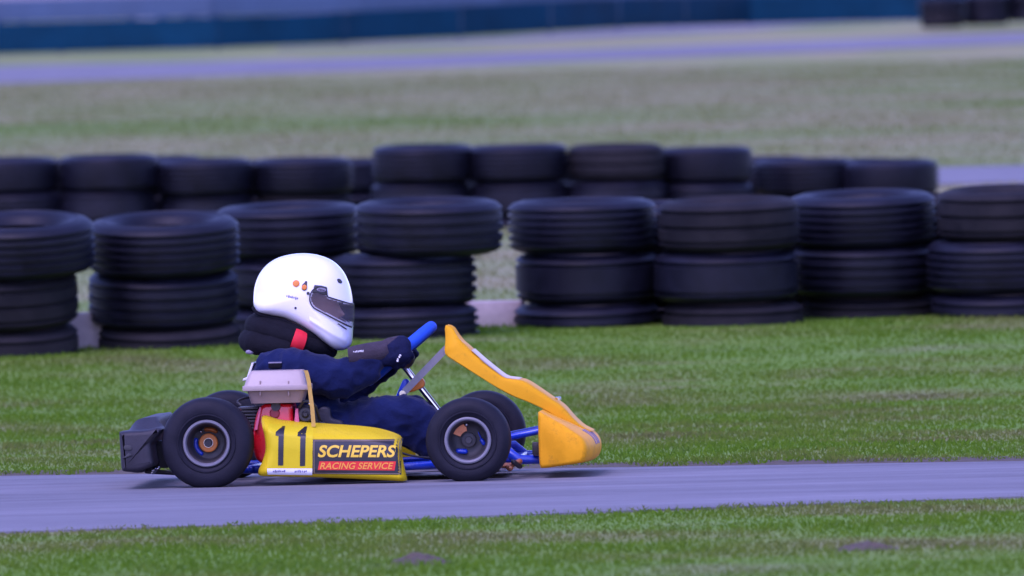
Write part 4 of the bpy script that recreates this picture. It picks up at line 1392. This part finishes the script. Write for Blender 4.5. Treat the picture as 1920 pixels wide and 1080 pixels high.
scribble('helmet_print', 7, [(541, 551), (564, 556.5), (564, 562), (541, 556.5)], M_LETTER, .0012, lambda px, py, lift: tuple(h_pt(px, py, lift)), helmet)
scribble('badge_print', 4, [(601, 540), (613, 541.5), (613, 545), (601, 543.5)], M_DARK, .0074, lambda px, py, lift: tuple(h_pt(px, py, lift)), helmet)
for sgn in (-1, 1):
    g = [visor_uv(math.sin(math.pi / 2 * u), 0) for u in np.linspace(.97, 0, 24)] + [visor_uv(0, t) for t in np.linspace(.05, 1, 14)] + [visor_uv(math.sin(math.pi / 2 * u), 1) for u in np.linspace(.03, .97, 24)]
    MB().tube([h_pt(q[0], q[1], .0045, sgn) for q in g], .0021, 6).build('visor_gasket', M_DARK, helmet, ang=60)
# trim line at the back of the shell and dark lower edge roll
rim_pts = [(477, 577), (486, 587), (508, 593.5), (535, 599.5), (560, 610.5), (585, 625.5), (608, 642.5), (628, 656)]
b = MB()
for sgn in (-1, 1):
    P = smooth_open(rim_pts, 30)
    b.tube([Vector((K(x, y, 0).x, sgn * (.015 + .088 * math.sin(math.pi * (.10 + .80 * i / 29)) ** .5), K(x, y, 0).z)) for i, (x, y) in enumerate(P)], .0052, 8)
b.build('edge_roll', M_NECK, helmet, ang=60)

# --- neck brace and hood
def torus(name, c, ax_x, ax_y, rx, ry, tr, M, par, a0=0, a1=2 * math.pi, n=60, flat=1.0, grow=0.0):
    nrm = ax_x.cross(ax_y).normalized()
    secs = []
    full = abs(a1 - a0 - 2 * math.pi) < 1e-6
    for k in range(n + 1):
        a = a0 + (a1 - a0) * k / n
        p = c + ax_x * rx * math.cos(a) + ax_y * ry * math.sin(a)
        rd = (ax_x * math.cos(a) / rx + ax_y * math.sin(a) / ry).normalized()
        q = tr * (1 + grow * -math.cos(a)) * (1 + .05 * math.sin(a * 7) + .03 * math.sin(a * 13 + 1))
        secs.append([p + rd * (q * flat) * math.cos(t) + nrm * q * math.sin(t) for t in np.linspace(0, 2 * math.pi, 16, endpoint=False)])
    return MB().loft(secs, cap=not full).build(name, M, par, ang=60)
slope = (K(628, 658, 0) - K(470, 603, 0)).normalized()
Y = Vector((0, 1, 0))
nbc = K(549, 634, 0)
brace = torus('neck_brace', nbc, slope, Y, .122, .112, .030, M_NECK, person, grow=.22)
torus('red_strap', nbc, slope, Y, .122, .112, .0362, M_REDCL, brace, math.radians(-87), math.radians(-71), 10)
torus('neck_brace_pad', K(549, 620, 0) , slope, Y, .112, .104, .022, M_NECK, brace, grow=.15)
hood = torus('hood_roll', K(533, 652, 0), (K(600, 668, 0) - K(470, 640, 0)).normalized(), Y, .108, .125, .031, M_NECK, person, math.radians(80), math.radians(280), 40, grow=.25)
P = [K(x, y, -.10) for x, y in ((464, 660), (470, 660), (480, 653), (492, 643), (500, 640))]
MB().tube(P, [.006, .0085, .008, .0075, .005], 10).build('hood_edge', M_LILAC, hood)
